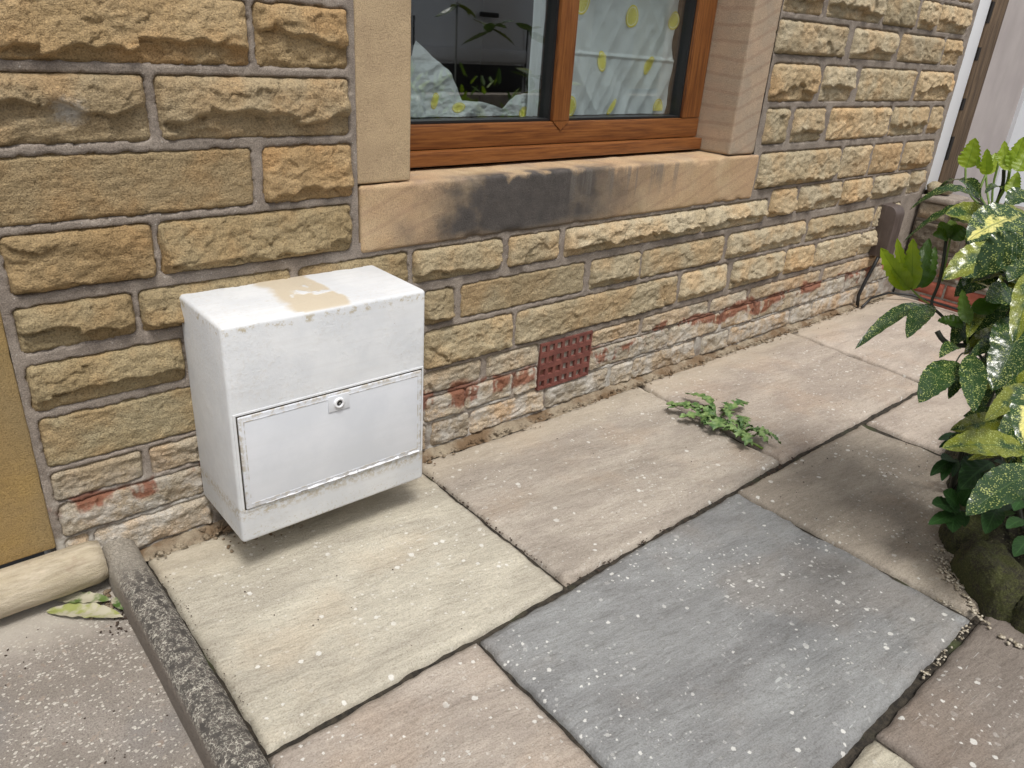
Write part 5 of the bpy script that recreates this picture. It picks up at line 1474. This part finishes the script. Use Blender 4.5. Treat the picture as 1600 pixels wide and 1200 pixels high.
WHORLS = [  # outermost whorls are out of view, added to shade the paving
    (2.371, -1.366, 0.128, 6, 1.18, False),
    (1.76, -1.468, 0.263, 6, 0.99, False),
    (2.671, -1.496, 0.19, 6, 0.85, False),
    (2.177, -1.155, 0.57, 6, 1.03, False),
    (1.975, -1.499, 0.322, 6, 1.12, False),
    (1.624, -1.166, 0.397, 6, 0.8, False),
    (2.102, -1.559, 0.212, 6, 1.18, False),
    (1.856, -1.329, 0.351, 6, 1.18, False),
    (1.767, -1.158, 0.556, 6, 0.86, False),
    (1.997, -0.979, 0.499, 6, 0.8, False),
    (2.067, -1.29, 0.557, 6, 1.13, False),
    (2.118, -1.187, 0.531, 6, 1.08, False),
    (1.767, -1.453, 0.314, 6, 1.12, False),
    (1.639, -1.252, 0.462, 6, 0.82, False),
    (2.075, -1.133, 0.487, 6, 1.11, False),
    (2.732, -1.919, 1.159, 6, 0.95, False),
    (2.075, -1.681, 0.583, 6, 0.94, False),
    (2.34, -1.605, 0.628, 6, 1.2, False),
    (2.292, -1.237, 0.548, 6, 1.27, False),
    (2.84, -1.414, 1.041, 6, 0.95, False),
    (2.723, -1.12, 0.79, 6, 1.14, False),
    (2.575, -1.543, 0.668, 6, 1.1, False),
    (2.852, -1.417, 0.824, 6, 1.07, False),
    (2.741, -1.643, 1.04, 6, 1.29, False),
    (2.136, -1.351, 0.661, 6, 1.14, False),
    (1.808, -0.995, 0.774, 5, 0.8, True),
    (1.86, -1.054, 0.756, 5, 0.8, True),
    (1.839, -0.98, 0.605, 5, 0.75, False),
    (1.837, -1.038, 0.463, 5, 0.75, False),
    (1.785, -0.976, 0.654, 5, 0.75, False),
    (1.747, -0.972, 0.724, 5, 0.75, False),
    (1.8, -1.091, 0.373, 5, 0.75, False),
    (1.715, -1.121, 0.321, 5, 0.75, False),
]
for w_ in WHORLS: whorl(*w_)
for w_ in WHORLS[::3]: stem([(2.02, -.95, 0.0), (2.02 * .6 + w_[0] * .4, -.95 * .6 + w_[1] * .4, w_[2] * .45), (w_[0], w_[1], w_[2])], .005, STEM_D, bush)
# small plant filler
sp = []
for i in range(3):
    V, F, U = leaf_mesh((0, 0, 0), (.055, 0, 0), (0, 0, 1), .034, -.01, 3, nl=10, nw=4, seed=950 + i)
    sp.append(mesh("leaf", V, F, U)); sp[-1].materials.append(GREEN)
for i in range(90):
    c_ = Vector((1.80 + random.gauss(0, .10), -1.12 + random.gauss(0, .08), random.uniform(.08, .26)))
    c_ += Vector((.10, -.06, 0))
    o = bpy.data.objects.new("leaf", random.choice(sp)); link(o, small)
    o.matrix_local = Matrix.Translation(c_ - off(small)) @ Matrix.Rotation(random.uniform(0, 6.28), 4, 'Z') @ Matrix.Rotation(random.uniform(-.4, .8), 4, 'Y') @ Matrix.Scale(random.uniform(.7, 1.3), 4)
    b_ = random.uniform(.6, 1.1); o.color = (b_, b_, b_, 1)

# ------------------------------------------------------------ rocks, soil and pebbles of the planted bed
def rock(x, y, z, rx, ry, rz, seed, lab, rot=0):
    bm = bmesh.new(); bmesh.ops.create_icosphere(bm, subdivisions=5, radius=1)
    P = np.array([v.co[:] for v in bm.verts])
    d = .16 * fbm(P[:, 0] * 1.6 + seed, P[:, 1] * 1.6 + P[:, 2] * 1.3, 4, seed) + .05 * fbm(P[:, 0] * 9 + P[:, 2] * 8, P[:, 1] * 9 - P[:, 2] * 5, 3, seed + 2)
    for v, q in zip(bm.verts, d):
        c_ = v.co.copy()
        for ax in range(3): c_[ax] = math.copysign(abs(c_[ax]) ** .60, c_[ax])
        c_ *= 1 + float(q); v.co = Vector((c_.x * rx, c_.y * ry, c_.z * rz))
    me = bpy.data.meshes.new("mossy_rock"); bm.to_mesh(me); bm.free()
    me.transform(Matrix.Rotation(rot, 4, 'Z'))
    return tag(place("mossy_rock", me, MOSS, None, (x, y, z)), lab, "rock", "mossy rocks edging the planted bed")
rock(1.668, -1.170, -.01, .095, .052, .100, 3, "large mossy edging rock beside the narrow end of the brown slab", math.radians(48))
rock(1.640, -1.330, -.01, .11, .070, .100, 6, "dark mossy edging rock nearest the camera, at the picture's right edge", math.radians(78))
rock(1.87, -1.05, .0, .12, .055, .085, 9, "mossy edging rock half hidden behind the low green plant", math.radians(14))

# soil bed
nx = 90
X, Y = np.meshgrid(np.linspace(1.62, 3.1, nx), np.linspace(-2.1, -.85, nx), indexing='ij')
dd_ = (X - 1.66) * .72 + (Y + 1.16) * .0 - np.maximum(0, (Y + 1.12)) * 1.4 + np.maximum(0, -(Y + 1.3)) * .35
Z = -.03 + .14 * smooth(.0, .14, dd_ + .03 * fbm(X * 8, Y * 8, 3, 3)) + .012 * fbm(X * 22, Y * 22, 4, 6)
o = place("garden_soil", mesh("garden_soil", np.stack([X.ravel() - 2, Y.ravel() + 1.3, Z.ravel()], 1), grid_faces(nx, nx)), SOIL, None, (2, -1.3, 0))
tag(o, "dark mossy soil of the planted bed beneath the laurel", "soil", kind="stuff")

def scatter(name, pts, lab, cat, mt, flat=.6, sub=1):
    mb = MB()
    bm0 = bmesh.new(); bmesh.ops.create_icosphere(bm0, subdivisions=sub, radius=1); bm0.verts.index_update()
    V0 = [v.co.copy() for v in bm0.verts]; F0 = [[v.index for v in f.verts] for f in bm0.faces]; bm0.free()
    for x, y, z, r in pts:
        R = Matrix.Rotation(random.uniform(0, 6.28), 3, 'Z'); a = random.uniform(.7, 1.7); j = [random.uniform(.65, 1.2) for _ in V0]
        mb.add([R @ Vector((v.x * r * a * q, v.y * r * q, v.z * r * flat * q)) + Vector((x, y, z)) for v, q in zip(V0, j)], F0)
    o = mb.obj(name, mt, smoothed=True)
    return tag(o, lab, cat, kind="stuff")
pts = []
def along(p, q, n_, spread, r0, r1, z=.003):
    for _ in range(n_):
        t = random.random(); x = p[0] + (q[0] - p[0]) * t + random.gauss(0, spread); y = p[1] + (q[1] - p[1]) * t + random.gauss(0, spread)
        r = random.uniform(r0, r1); pts.append((x, y, z + r * .2, r))
along((1.735, -1.045), (1.64, -1.105), 110, .014, .0020, .0048)
along((1.64, -1.105), (1.545, -1.21), 38, .005, .002, .0050)
along((1.545, -1.21), (1.53, -1.29), 16, .006, .002, .0055)
along((1.545, -1.183), (1.30, -1.184), 60, .004, .0012, .0034, -.009)
along((1.558, -1.16), (1.556, -1.10), 16, .004, .0015, .0035, -.006)
scatter("pebbles", pts, "small cream pebbles gathered along the rock edging and the paving joint", "gravel", PEB)
pts = []
along((.270, -.62), (.272, -.02), 260, .004, .0012, .0032, -.006)
along((.278, -.60), (.300, -.10), 120, .012, .0006, .0014, .001)
along((.22, -.12), (.19, -.19), 60, .012, .0010, .0030, -.019)
along((.95, -.07), (.95, -.60), 60, .003, .001, .003, -.008)
along((1.6, -.61), (1.85, -.60), 60, .004, .001, .0035, -.006)
along((.95, -.60), (2.0, -.60), 90, .004, .001, .003, -.009)
for _ in range(140): pts.append((random.uniform(.4, 3.5), random.uniform(-.58, -.05), .0016, random.uniform(.0007, .0020)))
for _ in range(60): pts.append((random.uniform(1.6, 2.3), random.uniform(-1.1, -.63), .0016, random.uniform(.0008, .0022)))
for _ in range(80): pts.append((random.uniform(-.2, .2), random.uniform(-.6, -.08), -.020, random.uniform(.0008, .002)))
scatter("debris", pts, "dark crumbs of soil and dead moss in the paving joints", "debris", DEBRIS)

pts = []
for _ in range(900):
    x = random.uniform(.29, 3.6); pts.append((x, -.036 - abs(random.gauss(0, .012)) + random.uniform(-.004, .02), random.uniform(.0, .010), random.uniform(.0012, .0042) * random.random() ** .6))
for _ in range(260):
    x = random.uniform(.29, 3.6); pts.append((x, -.030 - abs(random.gauss(0, .010)), random.uniform(.002, .012), random.uniform(.0030, .0075)))
for _ in range(70): pts.append((random.uniform(.42, .60), random.uniform(-.12, -.02), .002, random.uniform(.001, .005)))
for _ in range(90): pts.append((random.uniform(.15, .21), random.uniform(-.13, -.06), -.019, random.uniform(.0012, .0060)))
scatter("wall_crumbs", pts, "crumbs of sand and fallen pointing along the foot of the stone wall", "debris", SANDY)
# fallen leaves by the kerb
def fallen(x0, y0, x1, y1, z, w, col, lab, seed):
    V, F, U = leaf_mesh((x0, y0, z), (x1, y1, z + .004), (0, 0, 1), w, -.004, 0, seed=seed)
    c_ = Vector((x0, y0, z))
    o = place("fallen_leaf", mesh("fallen_leaf", [Vector(v) - c_ for v in V], F, U), DRY, None, c_)
    o.color = (*col, 1); tag(o, lab, "leaf", "fallen leaves by the kerb")
    return o
fallen(.118, -.040, .200, -.108, -.014, .032, (.10, .15, .035), "dark green fallen leaf lying just under the rounded step edge", 41)
fallen(.098, -.060, .205, -.165, -.017, .040, (.27, .29, .09), "large pale yellowing fallen leaf lying flat on the concrete path", 42)
fallen(.206, -.100, .209, -.150, -.012, .018, (.06, .12, .02), "small green fallen leaf standing against the kerb side", 43)

# weed in the joint
weed = empty("weed", (1.822, -.35, 0), "green dandelion-like weed sprawling from the joint between two pale slabs", "weed")
def weed_leaf(p0, p1, w, seed, lift=.02):
    rs = random.Random(seed); p0, p1 = Vector(p0), Vector(p1); ax = p1 - p0; L_ = ax.length; s = ax.normalized().cross(Vector((0, 0, 1))).normalized()
    V = []; F = []; nl = 30; side = rs.uniform(-.15, .15) * L_
    ph = rs.uniform(0, 1); fr_ = rs.uniform(4, 6)
    for i in range(nl + 1):
        t = i / nl; lobe = .30 + .70 * abs(((t * fr_ + ph) % 1.0) * 2 - 1)
        wd = w * (.14 + .86 * smooth(.12, .62, np.float64(t))) * lobe * (1 if t < .88 else max(0.02, (1 - t) / .12)) * (1 + .2 * rs.uniform(-1, 1))
        c_ = p0 + ax * t + s * side * math.sin(t * math.pi) + Vector((0, 0, lift * math.sin(t * math.pi * .9) + .004))
        for q in (-1, -.5, 0, .5, 1):
            V.append(c_ + s * float(wd) * .5 * q + Vector((0, 0, .0035 * rs.uniform(-1, 1) + .004 * abs(q))))
    for i in range(nl):
        for j in range(4): k = i * 5 + j; F.append((k, k + 1, k + 6, k + 5))
    me = mesh("leaf", [Vector(v) - p0 for v in V], F)
    return place("leaf", me, WEED, weed, p0)
WL = [((1.822, -.352), (1.742, -.222), .040), ((1.822, -.352), (1.765, -.200), .034), ((1.822, -.350), (1.880, -.185), .040), ((1.822, -.352), (1.728, -.280), .040), ((1.824, -.352), (1.742, -.392), .050),
      ((1.824, -.350), (1.990, -.340), .040), ((1.824, -.352), (1.945, -.300), .034), ((1.820, -.352), (1.90, -.25), .03), ((1.822, -.36), (1.80, -.27), .036), ((1.822, -.356), (1.85, -.27), .036), ((1.822, -.356), (1.765, -.33), .036),
      ((1.812, -.440), (1.870, -.400), .036), ((1.812, -.445), (1.850, -.520), .030), ((1.812, -.445), (1.745, -.500), .034), ((1.812, -.440), (1.775, -.400), .030), ((1.815, -.43), (1.90, -.38), .034), ((1.812, -.44), (1.81, -.53), .030), ((1.818, -.40), (1.87, -.34), .036), ((1.812, -.44), (1.765, -.455), .03),
      ((1.822, -.36), (1.835, -.44), .034), ((1.82, -.37), (1.79, -.45), .030), ((1.81, -.47), (1.84, -.555), .018)]
for a in range(10):
    c0_ = (1.822, -.352) if a % 2 else (1.812, -.443); t = random.uniform(0, 6.28); L_ = random.uniform(.05, .085)
    WL.append((c0_, (c0_[0] + L_ * math.cos(t), c0_[1] + L_ * math.sin(t)), .028))
for i, (a, b_, w) in enumerate(WL):
    weed_leaf((*a, .006), (*b_, .006), w * (1.2 if i < 22 else .9), i, .012 + .02 * random.random())
MB().tube([(1.822, -.35, .002), (1.818, -.40, .006), (1.812, -.445, .004), (1.808, -.52, .0)], .0035, 7).obj("stem", STEM_G, weed, smoothed=True)

# ------------------------------------------------------------ street side, seen only as reflections in the glass
pw = MB().box(-3.0, 6.5, -2.86, -2.70, -.15, .62)
tag(pw.obj("garden_wall", MORTAR, None, (1, -2.8, -.1), bevel=.01), "low front garden wall along the street, reflected in the window", "wall")
pp = empty("gate_pier", (4.75, -2.78, -.1), "square stone gate pier reflected in the left pane", "pier")
MB().box(4.5, 5.0, -2.98, -2.60, -.15, 1.75).obj("shaft", MORTAR, pp, bevel=.02)
MB().box(4.44, 5.06, -3.04, -2.54, 1.753, 1.85).obj("cap", SAND_R, pp, bevel=.02)
CARP = plain("silver_car_paint", (.62, .63, .65), .28, Metallic=.25)
CGL = plain("car_glass", (.02, .022, .025), .08)
TYRE = plain("tyre_rubber", (.02, .02, .02), .85)
car = empty("parked_car", (3.9, -4.2, -.16), "silver car parked in the street, reflected in the window", "car")
L0, L1, yb, yf2 = 1.2, 5.6, -5.1, -3.45
prof = [(L0, .30), (L0 - .02, .75), (L0 + .1, 1.12), (L0 + .9, 1.28), (L0 + 1.6, 1.80), (L0 + 3.3, 1.84), (L1 - .25, 1.34), (L1, 1.2), (L1 + .03, .6), (L1 - .02, .30)]
secs = [(yb, .0), (yb + .05, .0), (yf2 - .05, .0), (yf2, .0)]
V = []; F = []
for y, ins in ((yb + .10, .05), (yb, .0), (yf2, .0), (yf2 - .10, .05)):
    pass
rows = [(yf2, lambda z: 0)]
def inset(z): return .0 if z < 1.2 else (z - 1.2) * .33
nP = len(prof)
for (x, z) in prof: V.append((x, yf2 - inset(z), z))
for (x, z) in prof: V.append((x, yb + inset(z), z))
F = [(i, (i + 1) % nP, (i + 1) % nP + nP, i + nP) for i in range(nP)] + [tuple(range(nP))[::-1], tuple(range(nP, 2 * nP))]
MB().add(V, F).obj("car_body", CARP, car, bevel=.04, seg=3)
for xa, xb in ((2.55, 3.45), (3.53, 4.55)):
    MB().add([(xa + .12, yf2 + .006 - inset(1.32), 1.32), (xb, yf2 + .006 - inset(1.32), 1.32), (xb - .1, yf2 + .006 - inset(1.72), 1.72), (xa + .3, yf2 + .006 - inset(1.72), 1.72)], [(0, 1, 2, 3)]).obj("side_window", CGL, car)
for xa in (3.25, 4.22):
    MB().box(xa - .13, xa + .05, yf2 + .001, yf2 + .035, 1.13, 1.165).obj("door_handle", BLACK, car, bevel=.008)
MB().box(2.2, 4.6, yf2 - .06, yf2 - .002, .36, .78).obj('under_sill_shade', BLACK, car, bevel=.01)  # black block stands in for the shadow below the sill strip
MB().box(2.2, 4.6, yf2 - .02, yf2 + .022, .80, .90).obj("sill_strip", CARP, car, bevel=.01)
for xa in (3.48, 4.62): MB().box(xa - .004, xa + .004, yf2 - .01, yf2 + .002, .48, 1.1).obj("door_gap", BLACK, car)
for xa in (1.95, 4.98):
    for ya in (yf2 - .08, yb + .08):
        mbw = MB().tube([(xa, ya - .1, .17), (xa, ya + .1, .17)], .33, 28)
        wh = mbw.obj("wheel", TYRE, car, (xa, ya, .17))
        MB().tube([(xa, ya - .108, .17), (xa, ya + .108, .17)], .20, 20).obj("rim", STEEL, wh)
hedge = empty("hedge_bush", (4.0, -2.45, 0), "yellow-green leafy bush by the garden wall, reflected in the left pane", "bush")
hl = mesh("leaf", *leaf_mesh((0, 0, 0), (.07, 0, 0), (0, 0, 1), .022, 0, 2, nl=5, nw=2, seed=1)[:3])
hl.materials.append(LEAF)
for i in range(260):
    c_ = Vector((random.gauss(3.25, .32), random.gauss(-2.4, .12), 0)); c_.z = random.uniform(.0, .80) - abs(c_.x - 3.2) * .5
    if c_.z < .02: c_.z = .05
    o = bpy.data.objects.new("leaf", hl); link(o, hedge)
    o.matrix_local = Matrix.Translation(c_ - off(hedge)) @ Matrix.Rotation(random.uniform(0, 6.28), 4, 'Z') @ Matrix.Rotation(random.uniform(-1.3, -.3), 4, 'Y') @ Matrix.Scale(random.uniform(.9, 1.6), 4)
    o.color = (0, .8, random.uniform(.5, 1), 1)
for i in range(6):
    x = 3.25 + random.uniform(-.3, .3)
    MB().tube([(x, -2.42, -.02), (x + random.uniform(-.1, .1), -2.4, .5)], .006, 6).obj("stem", STEM_D, hedge)
opp = MB().box(-12, 20, -14, -13, -.15, 5.5)
tag(opp.obj("terrace_opposite", SAND_D, None, (4, -13.5, 0)), "stone terrace across the street, reflected in the window glass", "building")
